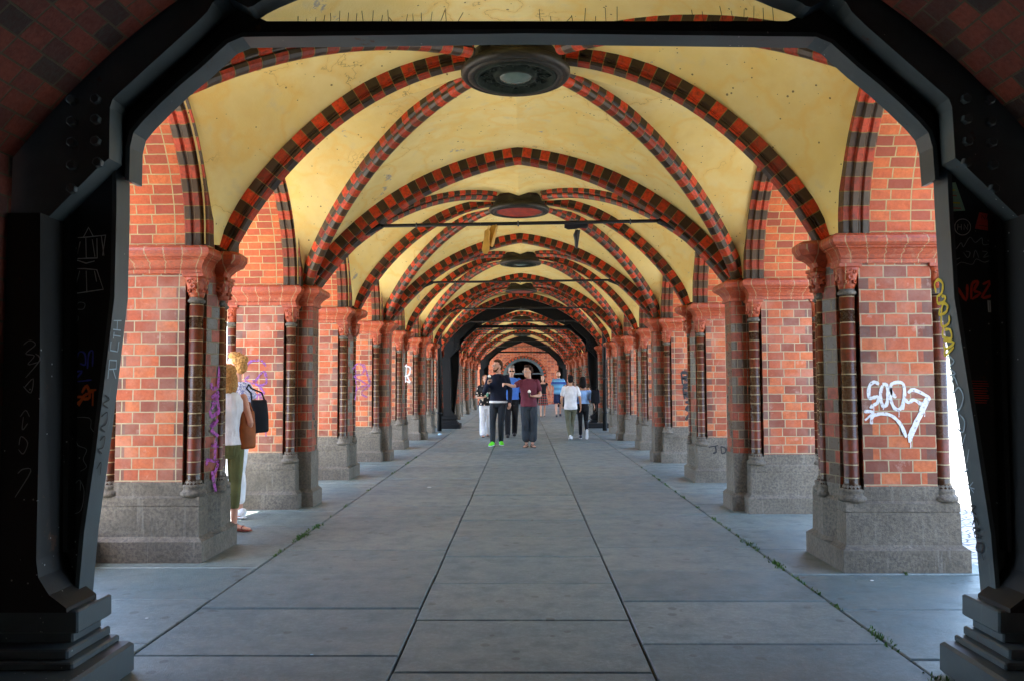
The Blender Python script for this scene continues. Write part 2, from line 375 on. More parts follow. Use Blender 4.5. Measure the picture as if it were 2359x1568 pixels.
# granite slabs with open joints, strip by strip
mb = MB()
strips = [(-3.9, -2.06, 4.33, 0.88), (-2.06, -0.655, 4.14, 0.86), (-0.655, 0.632, 3.91, 0.85), (0.632, 1.965, 4.33, 0.83), (1.965, 3.5, 4.1, 0.88)]
for si, (xa, xb, yo, pit) in enumerate(strips):
    y = yo-15*pit
    while y < 69:
        p = pit*random.choice((1, 1, 1, 1, 0.78, 1.12)) if y > 8 else pit
        g = random.choice((0.013, 0.016, 0.021)); gx = 0.005; dz = random.uniform(-0.003, 0.003)
        b = 0.006; tl = random.uniform(-0.003, 0.003)
        x0, x1, y0, y1 = xa+gx+random.uniform(0, .004), xb-gx-random.uniform(0, .004), y+g/2, y+p-g/2
        r0 = [(x0, y0, -0.03), (x1, y0, -0.03), (x1, y1, -0.03), (x0, y1, -0.03)]
        r1 = [(x0, y0, dz-b), (x1, y0, dz-b), (x1, y1, dz-b), (x0, y1, dz-b)]
        r2 = [(x0+b, y0+b, dz+tl), (x1-b, y0+b, dz+tl), (x1-b, y1-b, dz), (x0+b, y1-b, dz)]
        mb.rings([r0, r1, r2]); n = len(mb.v); mb.face([n-4, n-3, n-2, n-1])
        y += p
tag(mb.build('pavement', M['slab']), kind='structure')

# ------------------------------------------------------------------ piers
CX, CY, NO = 0.40, 0.315, 0.125
def pier(kind):
    root = empty('brick_pier')
    mb = MB()
    def rect(hx, hy, z): return [(-hx, -hy, z), (hx, -hy, z), (hx, hy, z), (-hx, hy, z)]
    hx, hy = 0.47, 0.385
    j = 0.006
    mb.rings([rect(hx, hy, -0.03), rect(hx, hy, 0.165), rect(hx-0.01, hy-0.01, 0.172), rect(hx-0.042, hy-0.042, 0.20),
              rect(hx-0.045, hy-0.045, 0.43), rect(hx-0.05, hy-0.05, 0.434), rect(hx-0.05, hy-0.05, 0.44), rect(hx-0.045, hy-0.045, 0.444),
              rect(hx-0.045, hy-0.045, 0.505), rect(hx-0.06, hy-0.06, 0.52)], cap=True)
    def cross(z, o=0.0):
        a, b, n = CX+o, CY+o, NO
        return [(a-n, -b, z), (a-n, -b+n, z), (a, -b+n, z), (a, b-n, z), (a-n, b-n, z), (a-n, b, z), (-a+n, b, z), (-a+n, b-n, z), (-a, b-n, z), (-a, -b+n, z), (-a+n, -b+n, z), (-a+n, -b, z)]
    mb.rings([cross(0.52, 0.004), cross(0.625, 0.004), cross(0.63, 0.0)], cap=True)
    if kind == 'even': 
        mb.rings([[(x, y, z) for x, y in ((CX-.02, -q), (e, -q), (e, q), (CX-.02, q))] for e, q, z in ((0.60, 0.2, -0.03), (0.60, 0.2, 0.165), (0.565, 0.165, 0.2), (0.565, 0.165, 0.63))], cap=True)
    if kind == 'odd':
        mb.rings([[(CX-.01, -.19-o, z), (CX+.05+o, -.03-o*.5, z), (CX+.05+o, .03+o*.5, z), (CX-.01, .19+o, z)] for o, z in ((.06, .19), (.04, .22), (.04, .5), (.02, .52), (.004, .53), (.004, .632))], cap=True)
    mb.build('plinth', M['stone'], root)
    mb = MB()
    #  sides:   0 dark notch, 1 notch, 2 inner face, 3.. 
    mats = [2, 2, 1, 2, 2, 0, 2, 2, 1, 2, 2, 0]
    n0 = len(mb.v)
    mb.rings([cross(0.63), cross(2.315)], m=mats)
    if kind == 'odd':      # the inner face is drawn out to a blunt point that carries the corbel
        mb.rings([[(CX-.01, -.19, z), (CX+.05, -.03, z), (CX+.05, .03, z), (CX-.01, .19, z)] for z in (0.63, 2.315)], m=2)
    if kind == 'even':
        q, e = 0.16, 0.56
        mb.rings([[(CX-.02, -q, z), (e-.035, -q, z), (e, -q+.035, z), (e, q-.035, z), (e-.035, q, z), (CX-.02, q, z)] for z in (0.63, 2.315)], m=1)
    mb.build('shaft', [M['brick_pier'], M['pil'], M['pil']], root)
    # moulded terracotta capital course
    mb = MB()
    prof = [(0.0, 2.31), (0.018, 2.315), (0.022, 2.345), (0.008, 2.35), (0.02, 2.38), (0.05, 2.42), (0.07, 2.432), (0.07, 2.44), (0.085, 2.445), (0.105, 2.465), (0.108, 2.49), (0.098, 2.515), (0.07, 2.535), (0.05, 2.54)]
    def per(hx_, hy_): 
        return [0, 2*hx_, 2*hx_+2*hy_, 4*hx_+2*hy_, 4*hx_+4*hy_]
    rs = [rect(CX+o-0.008, CY+o-0.008, z) for o, z in prof]
    mb.rings(rs, cap=True, us=per(CX, CY), vs=[z for o, z in prof])
    if kind == 'even':
        rs = [[(CX-.02, -0.16-o, z), (0.56+o, -0.16-o, z), (0.56+o, 0.16+o, z), (CX-.02, 0.16+o, z)] for o, z in prof]
        mb.rings(rs[:-1]+[[(x, y, 2.545) for x, y, z in rs[-1]]], cap=True, us=[0, .2, .52, .72, 1], vs=[z for o, z in prof])
    else:
        pr = [(0.03, 2.27), (0.055, 2.275), (0.06, 2.31), (0.04, 2.325), (0.05, 2.36), (0.085, 2.40), (0.12, 2.42), (0.135, 2.46), (0.135, 2.50), (0.11, 2.53)]
        rs = []
        for r_, z in pr:
            cx_ = CX+0.03+r_*0.55
            rs.append([(cx_-r_, -r_, z), (cx_+r_*0.6, -r_, z), (cx_+r_, -r_*0.6, z), (cx_+r_, r_*0.6, z), (cx_+r_*0.6, r_, z), (cx_-r_, r_, z)])
        mb.rings(rs, cap=True)
    mb.build('capital_course', M['terra'], root)
    spots = [(CX-0.058, -CY+0.058), (CX-0.058, CY-0.058), (-CX+0.058, -CY+0.058), (-CX+0.058, CY-0.058)]
    if kind == 'odd': spots.append((CX+0.045, 0.0))
    for sx, sy in spots:
        sc = 0.62 if sx > CX else 1.0
        def rv(pr, m=0, n=14): mb.revolve([(r_*sc, z) for r_, z in pr], sx, sy, n, m=m)
        mb = MB(); rv([(0.075, 0.60), (0.055, 0.655), (0.055, 2.08)])
        col = mb.build('colonnette', M['column'], root)
        mb = MB(); rv([(0.10, 0.515), (0.105, 0.53), (0.105, 0.548), (0.09, 0.558), (0.082, 0.575), (0.088, 0.588), (0.088, 0.602), (0.07, 0.61), (0.066, 0.63), (0.058, 0.64)], n=16)
        mb.build('column_base', M['stone'], col)
        mb = MB(); rv([(0.055, 2.075), (0.07, 2.082), (0.07, 2.10), (0.058, 2.108), (0.056, 2.125)], m=1)
        # carved block: round below, square above, with leaf knobs
        rs = []
        for t_ in range(7):
            f = t_/6; z = 2.12+0.17*f; r_ = 0.056+0.026*f**0.7; ring = []
            for q in range(16):
                a = 2*PI*(q+.5)/16; ca, sa = math.cos(a), math.sin(a)
                sq = 1/max(abs(ca), abs(sa)); rr = r_*(1*(1-f)+min(sq, 1.25)*f)
                ring.append((sx+rr*ca, sy+rr*sa, z))
            rs.append(ring)
        mb.rings(rs, cap=True, smooth=True)
        mb.box(sx-.086, sx+.086, sy-.086, sy+.086, 2.288, 2.312)
        for q in range(4):
            a = PI/2*q; ca, sa = math.cos(a), math.sin(a)
            for (uo, zo, rr) in ((0, 2.21, .03), (-.034, 2.25, .02), (.034, 2.25, .02), (-.03, 2.17, .017), (.03, 2.17, .017), (0, 2.265, .016)):
                cx_, cy_ = sx+ca*.066-sa*uo, sy+sa*.066+ca*uo
                for ring_r, bump_ in ((1.0, 0.6),):
                    pts = [[(cx_-sa*rr*math.cos(th)*s_+ca*b_, cy_+ca*rr*math.cos(th)*s_+sa*b_, zo+rr*math.sin(th)*s_) for th in [2*PI*i/8 for i in range(8)]] for s_, b_ in ((1, 0), (0.95, .01), (0.6, .017), (0.15, .012))]
                    mb.rings(pts, smooth=False)
        mb.build('carved_capital', [M['terra'], M['stone']], col)
    return root
odd = pier('odd'); even = pier('even')
first = {'odd': odd, 'even': even}; used = {}
ordn = ['', 'first', 'second', 'third', 'fourth', 'fifth', 'sixth', 'seventh', 'eighth', 'ninth', 'tenth', 'eleventh', 'twelfth', 'thirteenth', 'fourteenth', 'fifteenth', 'sixteenth']
piers = {}
for k in range(1, 16):
    kd = 'odd' if k % 2 else 'even'
    if k == 8: kd = 'even'
    for side in (-1, 1):
        o = first[kd] if not used.get(kd) else copy_tree(first[kd])
        used[kd] = True
        x = side*(HW+0.47)-0.055-(0 if side < 0 else (0.085 if k == 1 else 0.03))
        o.location = (x, yc(k)-0.057*side*(HW+0.47), 0); o.rotation_euler = (0, 0, 0 if side < 0 else PI)
        sn = 'left' if side < 0 else 'right'
        lab = {(-1, 1): 'nearest brick pier on the left with purple paint down its inner side',
               (1, 1): 'nearest brick pier on the right with big white tag on its front',
               (-1, 2): 'second brick pier on the left, behind the two women, purple scribble',
               (1, 2): 'second brick pier on the right with pale patched plinth and pilaster',
               (-1, 3): 'third brick pier on the left with small purple tag',
               (1, 3): 'third brick pier on the right, dark scrawl on its granite plinth'}.get((side, k),
               '%s brick pier from the camera on the %s side, %s' % (ordn[k], sn, 'carrying a corbel' if kd == 'odd' else 'with banded pilaster'))
        tag(o, lab, 'pier', 'brick piers along both sides of the walkway')
        piers[(side, k)] = o
        o.name = 'brick_pier'

# ------------------------------------------------------------------ side arcade walls
OFF = 0.33; AW = SP/2-OFF; BR = 1.36; RW = (AW*AW+BR*BR)/(2*AW)
def wallz(u): return 2.54+math.sqrt(max(0, RW*RW-(RW-u)**2))
NU = 14
us_ = [AW*(1-math.cos(PI/2*i/NU)) if False else AW*(i/NU)**1.7 for i in range(NU+1)]
for side in (-1, 1):
    root = empty('arcade_wall', (side*HW-0.055, 0, 0))
    xi, xo = 0.05*side, (0.90)*side        # inner and outer face relative to root
    mb = MB()
    ys = lambda y: y-0.057*side*(HW+0.4)
    TOP = 4.72
    for k in range(0, 18):
        if k in (17,): continue
        a = ys(yc(k))
        # pier core above capital, then two half arches
        for sg, base in ((1, a), (-1, a+SP)):
            pts = [(base+sg*(OFF+u), wallz(u)) for u in us_]
            arc = [0]
            for p, q in zip(pts, pts[1:]): arc.append(arc[-1]+math.hypot(p[0]-q[0], p[1]-q[1]))
            for (y0, z0), (y1, z1), v0, v1 in zip(pts, pts[1:], arc, arc[1:]):
                mb.poly([(xi, y0, z0), (xo, y0, z0), (xo, y1, z1), (xi, y1, z1)], [(0, v0+2.54), (0.85, v0+2.54), (0.85, v1+2.54), (0, v1+2.54)], smooth=False)
                for x in (xi, xo): mb.poly([(x, y0, z0), (x, y1, z1), (x, y1, TOP), (x, y0, TOP)])
            y0 = base; y1 = base+sg*OFF
            for x in (xi, xo): mb.poly([(x, y0, 2.54), (x, y1, 2.54), (x, y1, TOP), (x, y0, TOP)])
    mb.build('spandrel_wall', M['brick'], root, fixn=False)
    # outer skin: low granite kerb / balustrade foot on the outer edge
    for k in range(0, 17):
        a = ys(yc(k)); mb = MB()
        prof = [(0.0, -0.0), (0.0, 0.05), (0.03, 0.06), (0.03, 0.10), (0.012, 0.115), (0.012, 0.125), (0.03, 0.14), (0.03, 0.18), (0.0, 0.2), (-0.04, 0.2)]
        # (radial inward protrusion, offset into wall)
        for sg, base in ((1, a), (-1, a+SP)):
            pts = [(base+sg*(OFF+u), wallz(u)) for u in us_]
            arc = [2.54]
            for p, q in zip(pts, pts[1:]): arc.append(arc[-1]+math.hypot(p[0]-q[0], p[1]-q[1]))
            rs = []
            for i, (y, z) in enumerate(pts):
                cyy = base+sg*(OFF+RW); n = Vector((0, cyy-y, 2.54-z)).normalized()
                if i == NU: n = Vector((0, sg*(RW-AW)*0, -1)) 
                rs.append([(0.0*side+side*b_, y+n.y*r_, z+n.z*r_) for r_, b_ in [(-0.10, 0.0)]+prof])
            mb.rings(rs, closed=False, us=[0.02*i for i in range(len(prof)+2)], vs=arc)
        mb.build('banded_archivolt', M['stripe_side'], root, fixn=False)
    tag(root, '%s-hand brick arcade wall with pointed side openings above the piers' % ('left' if side < 0 else 'right'), 'wall')

# ------------------------------------------------------------------ vault bays
def dpos(s): return HW*(1-s)
def rib_pt(sx, y0, y1, s, bump_, drop=0.0):
    d = dpos(s); z = archz(d)+bump_*math.sqrt(max(0, math.sin(PI*min(1, max(0, s))))) - drop
    return Vector(W(sx*d, y0+(y1-y0)*s, z))
NS = 22
def sweep(path, prof, mb, v0=0.0, m=0):
    vs = [v0]
    for a, b in zip(path, path[1:]): vs.append(vs[-1]+(b-a).length)
    us = [0]
    for a, b in zip(prof, prof[1:]): us.append(us[-1]+math.hypot(a[0]-b[0], a[1]-b[1]))
    us = [u-us[-1]/2 for u in us]
    rs = []
    for i, p in enumerate(path):
        t = (path[min(i+1, len(path)-1)]-path[max(i-1, 0)]).normalized()
        lat = t.cross(Vector((0, 0, 1))); 
        lat.z = 0; lat.normalize(); nrm = lat.cross(t); 
        if nrm.z > 0: nrm = -nrm
        rs.append([tuple(p+lat*a+nrm*b) for a, b in prof])
    mb.rings(rs, closed=False, us=us, vs=vs, m=m)
XRIB = [(-0.068, -0.04), (-0.068, 0.03), (-0.058, 0.045), (-0.066, 0.055), (-0.05, 0.06), (-0.055, 0.07), (-0.055, 0.098), (-0.045, 0.108), (0.045, 0.108), (0.055, 0.098), (0.055, 0.07), (0.05, 0.06), (0.066, 0.055), (0.058, 0.045), (0.068, 0.03), (0.068, -0.04)]
DRIB = [(-0.066, -0.04), (-0.066, 0.03), (-0.052, 0.04), (-0.046, 0.05), (-0.06, 0.066), (-0.056, 0.09), (-0.038, 0.112), (-0.014, 0.122), (0.014, 0.122), (0.038, 0.112), (0.056, 0.09), (0.06, 0.066), (0.046, 0.05), (0.052, 0.04), (0.066, 0.03), (0.066, -0.04)]
ARCH = [(-0.13, -0.04), (-0.13, 0.085), (-0.115, 0.095), (-0.105, 0.095), (-0.09, 0.105), (-0.094, 0.13), (-0.08, 0.142), (0.08, 0.142), (0.094, 0.13), (0.09, 0.105), (0.105, 0.095), (0.115, 0.095), (0.13, 0.085), (0.13, -0.04)]
BD, BM = 0.20, 0.20
def make_bay(kind, front=None):
    root = empty('vault_bay')
    mb = MB()
    def T(x, y, z): return W(x, y, z)
    for sx in (-1, 1):
        for sy in (-1, 1):
            # curves, s from 0 to 1
            bd = BD if sy > 0 or front is None else front
            def diag(s): return rib_pt(sx, sy*SP, 0, s, bd)
            def mid(s): return rib_pt(sx, 0, 0, s, BM)
            def trans(s): return Vector(W(sx*dpos(s), sy*SP, archz(dpos(s))+0.005))
            def wallA(s): u = AW*s; return Vector(W(sx*(HW+0.03), sy*(SP-OFF-u), wallz(u)+0.01))
            def wallB(s): u = AW*s; return Vector(W(sx*(HW+0.03), sy*(OFF+u), wallz(u)+0.01))
            for ca, cb in ((diag, trans), (diag, wallA), (mid, wallB)):
                NT_ = 10; n0 = len(mb.v)
                for i in range(NS+1):
                    s = (i/NS)**1.3
                    a, b = ca(s), cb(s)
                    for j in range(NT_+1):
                        t = j/NT_; p = a.lerp(b, t); p.z += 0.06*math.sin(PI*t)*math.sin(PI*s)
                        mb.v.append(tuple(p))
                for i in range(NS):
                    for j in range(NT_):
                        q = (n0+i*(NT_+1)+j, n0+i*(NT_+1)+j+1, n0+(i+1)*(NT_+1)+j+1, n0+(i+1)*(NT_+1)+j)
                        mb.face(q, None, 0, True)
    mb.build('vault_web', M['plaster'], root, fixn=False)
    for sx in (-1, 1):
        for sy in (-1, 1):
            mb = MB(); pts = [rib_pt(sx, sy*(SP-0.10), 0, -0.015+0.87*(i/20), BD if sy > 0 or front is None else front) for i in range(21)]
            sweep(pts, DRIB, mb); mb.build('diagonal_rib', M['stripe_d'], root)
        mb = MB(); pts = [rib_pt(sx, 0, 0, -0.03+0.88*(i/20), BM) for i in range(21)]
        sweep(pts, XRIB, mb); mb.build('cross_rib', M['stripe_x'], root)
    c = W(0, 0, 4.18); r = 0.46
    mb = MB(); z0 = 3.98
    mb.revolve([(r*0.86, 4.22), (r*0.86, z0+0.10), (r*0.93, z0+0.075), (r, z0+0.05), (r, z0+0.02), (r*0.97, z0), (r*0.90, z0-0.008), (r*0.885, z0+0.012), (r*0.87, z0-0.01), (r*0.76, z0-0.01), (r*0.745, z0+0.01)], c[0], c[1], 40, cap=False)
    boss = mb.build('boss', M['boss_brick'], root)
    mb = MB(); r2 = r*0.76
    if kind == 'lamp':
        mb.revolve([(r2, z0+0.0), (r2*0.97, z0-0.02), (r2*0.9, z0-0.02), (r2*0.87, z0+0.02), (r2*0.55, z0+0.035), (r2*0.5, z0-0.01), (r2*0.42, z0-0.015), (r2*0.38, z0+0.0)], c[0], c[1], 40, cap=False)
        for q in range(12):
            a = 2*PI*q/12
            for rad, rr in ((0.62, 0.022), (0.76, 0.026), (0.7, 0.02)):
                aa = a+(0.13 if rad == 0.7 else 0)
                mb.tube([(c[0]+r2*rad*math.cos(aa)+rr*math.cos(th), c[1]+r2*rad*math.sin(aa)+rr*math.sin(th), z0+0.012) for th in [2*PI*i/8 for i in range(9)]], 0.006, 5)
        mb.build('bronze_grille', M['verdigris'], boss)
        mb = MB(); mb.revolve([(r2*0.42, z0+0.0), (r2*0.36, z0-0.012), (r2*0.2, z0-0.03), (0.004, z0-0.034)], c[0], c[1], 30); mb.build('lamp_lens', M['lens'], boss)
    else:
        mb.revolve([(r2, z0+0.005), (r2*0.9, z0+0.012), (0.004, z0+0.02)], c[0], c[1], 36); mb.build('tile_disc', M['boss_red'], boss)
    return root
b1 = make_bay('lamp', 0.10); bl = make_bay('lamp'); bt = make_bay('tile'); ub = {}
for i, k in enumerate((1, 3, 5, 7, 9, 11, 13, 15)):
    kd = 'lamp' if k in (1, 5, 9, 13, 15) else 'tile'
    src = bl if kd == 'lamp' else bt
    o = b1 if k == 1 else (src if kd not in ub else copy_tree(src))
    if k > 1: ub[kd] = 1
    o.location = (0, yc(k), 0); o.name = 'vault_bay'
    tag(o, '%s yellow rib vault from the camera, %s at its crown' % (ordn[i+1], 'round bronze lamp' if kd == 'lamp' else 'red tile disc'), 'vault', 'rib vaults over the walkway')
def make_arch():
    root = empty('transverse_arch')
    for sx in (-1, 1):
        pts = [Vector(W(sx*HW*(1-i/24)*1.012, 0, archz(HW*(1-i/24)*1.012))) for i in range(25)]
        mb = MB(); sweep(pts, ARCH, mb)
        mb.build('arch_half', M['stripe'], root)
    return root
ar = make_arch(); fst = True; arches = {}
for i, k in enumerate((2, 4, 6, 7.62, 10, 12, 14)):
    o = ar if fst else copy_tree(ar); fst = False
    o.location = (0, yc(k), 0); o.name = 'transverse_arch'
    tag(o, '%s red and dark banded brick arch across the walkway' % ordn[i+1], 'arch', 'banded brick arches across the walkway')
# iron tie rods
def rod():
    root = empty('tie_rod'); mb = MB()
    mb.tube([W(-1.70, 0, 3.27), W(1.72, 0, 3.27)], 0.021, 8)
    mb.build('bar', M['iron_dark'], root)
    for sx in (-1, 1):
        mb = MB(); mb.tube([W(sx*1.62, 0, 3.27), W(sx*1.86, 0, 3.17)], 0.035, 6); mb.build('anchor', M['iron_dark'], root)
    for x in (-1.2, 0.0, 1.3):
        mb = MB(); mb.tube([W(x-.008, 0, 3.27), W(x+.008, 0, 3.27)], 0.027, 8); mb.tube([W(x, 0, 3.30), W(x+.003, 0, 3.235)], 0.009, 5); mb.build('clamp', M['iron'], root)
    return root
rd = rod(); fst = True
for i, k in enumerate((2, 4, 6, 7.62, 9, 10, 12, 14)):
    o = rd if fst else copy_tree(rd); fst = False
    o.location = (0, yc(k)-0.02, 0); o.name = 'tie_rod'
    tag(o, 'black iron tie rod %s' % ('under the first banded arch, shoes hanging from it' if i == 0 else 'spanning the %s banded arch' % ordn[(2, 4, 6, 7.62, 9, 10, 12, 14).index(k)+1]), 'tie rod', 'iron tie rods across the arches')

# ------------------------------------------------------------------ deck above, gate section round the camera, far gate
mb = MB(); mb.box(-3.6, 3.8, -9, 70, 4.72, 5.05); mb.box(-3.65, 3.85, -9, 70, 5.05, 5.35); mb.box(-4.4, -3.66, 5.7, 70, 4.8, 5.3)  # last box: overhang strip added on the left to cut direct sun
tag(mb.build('viaduct_deck', M['concrete']), 'concrete deck carried on top of the brick vaults, with an added sun-blocking strip on the left', 'bridge deck')
def gate_section(y0, y1, drop, xw=2.42):
    mb = MB()
    ds = [2.42*(1-i/20) for i in range(21)]
    pts = [(-xw, -0.05), (-xw, 1.2)]+[(-min(d, xw), archz(d)-drop) for d in ds]
    pts = pts+[(-x, z) for x, z in pts[::-1][1:]]
    arc = [0]
    for a, b in zip(pts, pts[1:]): arc.append(arc[-1]+math.hypot(a[0]-b[0], a[1]-b[1]))
    ny = 2
    for (x0, z0), (x1, z1), v0, v1 in zip(pts, pts[1:], arc, arc[1:]):
        mb.poly([(x0, y0, z0), (x0, y1, z0), (x1, y1, z1), (x1, y0, z1)], [(0, v0), (y1-y0, v0), (y1-y0, v1), (0, v1)])
    for y in (y0, y1):
        for (x0, z0), (x1, z1) in zip(pts, pts[1:]):
            if abs(x0-x1) < 1e-6: continue
            mb.poly([(x0, y, z0), (x1, y, z1), (x1, y, 4.715), (x0, y, 4.715)])
        for s in (-1, 1): mb.poly([(s*xw, y, -0.05), (s*3.5, y, -0.05), (s*3.5, y, 4.715), (s*xw, y, 4.715)])
    for s in (-1, 1): mb.poly([(s*3.5, y0, -0.05), (s*3.5, y1, -0.05), (s*3.5, y1, 4.715), (s*3.5, y0, 4.715)])
    return mb
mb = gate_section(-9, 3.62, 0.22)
for xa, xb in ((-2.5, -0.4), (0.4, 2.5)): mb.box(xa, xb, -9.4, -9.01, -.05, 4.7)  # rear wall added behind the camera; its gap limits light on the portal
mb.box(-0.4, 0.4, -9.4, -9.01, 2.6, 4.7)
mb.box(-4.5, -3.76, -9, 3.62, -.05, 7.0); mb.box(-3.76, -3.51, -9, 3.62, -.05, 4.71)  # outer left blocks added, height shaped to shade the nearest left pier
tag(mb.build('gate_passage', M['brick_dark'], fixn=False), 'dark brick passage arching over the viewpoint, with added walls that block light', 'passage')
# end wall: brick with a pointed opening and an iron arch in it
YE = 51.0
root = empty('end_wall', (0, YE, 0))
mb = MB(); ap = [(-1.35, 0), (-1.35, 1.75)]+[(-1.35*math.cos(a), 1.75+1.25*math.sin(a)) for a in [PI/2*i/12 for i in range(1, 13)]]
ap = ap+[(-x, z) for x, z in ap[::-1][1:]]
for (x0, z0), (x1, z1) in zip(ap, ap[1:]):
    mb.poly([(x0, 0, z0), (x1, 0, z1), (x1, 1.2, z1), (x0, 1.2, z0)])
    if abs(x0-x1) > 1e-6: mb.poly([(x0, 0, z0), (x1, 0, z1), (x1, 0, 4.7), (x0, 0, 4.7)])
for s in (-1, 1): mb.poly([(s*1.35, 0, 0), (s*4, 0, 0), (s*4, 0, 4.7), (s*1.35, 0, 4.7)])
mb.build('wall', M['brick_end'], root, fixn=False)
mb = MB(); path = [Vector((x*1.0, -0.03, z)) for x, z in ap[1:-1]]
ring = [[(x*f, -0.05, 1.75+(z-1.75)*f) for f in (1.0, 1.13)] for x, z in ap[1:-1]]
arc = [0]
for a, b in zip(path, path[1:]): arc.append(arc[-1]+(b-a).length)
mb.rings([[(a[0], -0.05, a[2]), (b[0], -0.05, b[2]), (b[0], 0.0, b[2])] for a, b in ring], closed=False, us=[0, .17, .22], vs=arc)
mb.build('banded_arch_ring', M['stripe'], root, fixn=False)
mb = MB(); mb.rings([[(x*f, y, 1.75+(z-1.75)*f if z > 1.75 else z) for f, y in ((1.0, -0.09), (0.86, -0.09), (0.86, 0.05), (1.0, 0.05))] for x, z in ap], m=0)
mb.box(-1.2, 1.2, -0.05, 0.05, 1.95, 2.03)
mb.build('iron_arch', M['iron'], root)
tag(root, 'brick end wall with an arched opening at the far end of the walkway', 'wall')
mb = gate_section(YE+1.2, 69, 0.3); mb.box(-3.4, 3.4, 69.1, 69.6, 0, 4.7)  # end box added to close the passage and keep the opening dark
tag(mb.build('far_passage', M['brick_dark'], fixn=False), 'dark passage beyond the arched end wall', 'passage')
# ------------------------------------------------------------------ iron portal frames
def FX(x, z):
    # the measured outline, moved onto the true frame plane
    if x > 1.2:      # the right-hand post stands a little further out than the left one
        tb = [(3.3, 0.025), (3.0, 0.03), (2.6, 0.045), (2.3, 0.06), (1.6, 0.085), (1.2, 0.10), (0.8, 0.105), (-9, 0.105)]
        for (za, aa), (zb, ab) in zip(tb, tb[1:]):
            if za >= z >= zb: x += aa+(ab-aa)*(za-z)/(za-zb); break
        else: x += 0.025
    q = unproj(1205+x*458.7, 880-(z-CAMH)*458.7, Y=3.92)
    return q.x, q.z
class FMB(MB):
    def build(s, name, mats, parent=None, **kw):
        s.v = [(FX(v[0], v[2])[0], v[1], FX(v[0], v[2])[1]) for v in s.v]
        return MB.build(s, name, mats, parent, **kw)
def iron_frame():
    root = empty('iron_portal')
    YR, YF = 0.07, -0.06              # rear / front of the flanges, relative to the frame plane (Y = 3.85)
    P1 = [(0.0, 3.112), (-1.38, 3.095), (-1.45, 3.065), (-1.58, 2.945), (-1.679, 2.863), (-1.777, 2.772), (-1.864, 2.684), (-1.908, 2.63), (-1.925, 2.56), (-1.929, 2.40)]
    P2 = [(-1.40, 3.28), (-1.554, 3.15), (-1.66, 3.04), (-1.766, 2.935), (-1.90, 2.81), (-1.965, 2.75), (-1.985, 2.70), (-1.99, 2.45), (-1.99, 2.25), (-2.0, 1.83), (-2.05, 1.41), (-2.09, 1.084), (-2.147, 0.69), (-2.176, 0.36)]
    def both(fn, name, mats, parent=root, **kw):
        out = []
        for s in (-1, 1):
            mb = FMB(); fn(mb, s); out.append(mb.build(name, mats, parent, **kw))
        return out
    def strip(path, y0, y1, th, mb, s):
        """flat bar following path; thickness th away from the opening"""
        rs = []
        for i, (x, z) in enumerate(path):
            a = path[max(i-1, 0)]; b = path[min(i+1, len(path)-1)]
            t = Vector((b[0]-a[0], b[1]-a[1])).normalized(); n = Vector((t.y, -t.x))
            n = -n if (n.x > 0 and n.y < 0) or (n.y < -0.5) or n.x > 0.5 else n
            q = (x+n.x*th, z+n.y*th)
            rs.append([(-s*x, y0, z), (-s*x, y1, z), (-s*q[0], y1, q[1]), (-s*q[0], y0, q[1])])
        mb.rings(rs, cap=True)
    both(lambda mb, s: strip(P1, YF, YR, 0.022, mb, s), 'lower_flange', M['iron'])
    both(lambda mb, s: strip(P2, YF, YR, 0.022, mb, s), 'post_flange', M['iron'])
    # web behind: between the lower flange and the chord
    def web(mb, s):
        mb.prism([(-s*x, z) for x, z in [(-1.2, 3.12), (-1.2, 3.16), (-1.43, 3.27), (-1.56, 3.18), (-1.78, 2.97), (-1.93, 2.83), (-2.01, 2.75), (-2.01, 2.45), (-1.94, 2.40), (-1.94, 2.56), (-1.92, 2.64), (-1.79, 2.79), (-1.59, 2.96), (-1.46, 3.08), (-1.38, 3.11)]], 0.0, 0.03)
    both(web, 'knee_web', M['iron_dark'])
    def tie(mb, s):
        mb.prism([(-s*x, z) for x, z in [(0.0, 3.118), (-1.3, 3.112), (-1.3, 3.185), (0, 3.185)]], -0.03, 0.03)
    both(tie, 'tie_beam', M['iron_dark'])
    # arch chord plate with a raised rim, in front
    inner = [(-0.0, 3.70), (-0.6, 3.48), (-1.08, 3.285), (-1.20, 3.235), (-1.26, 3.205), (-1.285, 3.187), (-1.31, 3.18)]
    inner2 = [(-1.42, 3.24), (-1.475, 3.205), (-1.50, 3.16), (-1.56, 3.10), (-1.66, 3.01), (-1.77, 2.91), (-1.88, 2.81), (-1.945, 2.75), (-1.958, 2.71), (-1.962, 2.47)]
    outer = [(-2.33, 2.13), (-2.44, 2.20), (-2.44, 2.62), (-2.30, 2.82), (-1.9, 3.12), (-1.5, 3.42), (-1.0, 3.72), (-0.5, 3.93), (0, 4.05)]
    def chord(mb, s):
        mb.prism([(-s*x, z) for x, z in inner+inner2+[(-2.0, 2.44)]+[(-2.30, 2.14)]+outer[1:]], -0.185, -0.062)
    both(chord, 'arch_chord', M['iron'])
    # post: recessed panel between two flanges
    def panel(mb, s): mb.prism([(-s*x, z) for x, z in [(-2.0, 2.6), (-2.01, 1.83), (-2.06, 1.41), (-2.10, 1.084), (-2.157, 0.69), (-2.186, 0.40), (-2.45, 0.40), (-2.45, 2.6)]], 0.0, 0.03)
    pans = both(panel, 'post_panel', M['iron_dark'])
    def outerfl(mb, s):
        pa = [(-2.245, 2.2), (-2.245, 1.4), (-2.26, 0.60), (-2.25, 0.52), (-2.20, 0.44), (-2.12, 0.38)]
        mb.prism([(-s*x, z) for x, z in pa+[(-2.12, 0.36), (-2.5, 0.36), (-2.5, 2.2)]], -0.25, 0.0)
        mb.prism([(-s*x, z) for x, z in [(-2.21, 2.3), (-2.21, 1.4), (-2.225, .60), (-2.243, .60), (-2.243, 2.3)]], -0.07, -0.001)
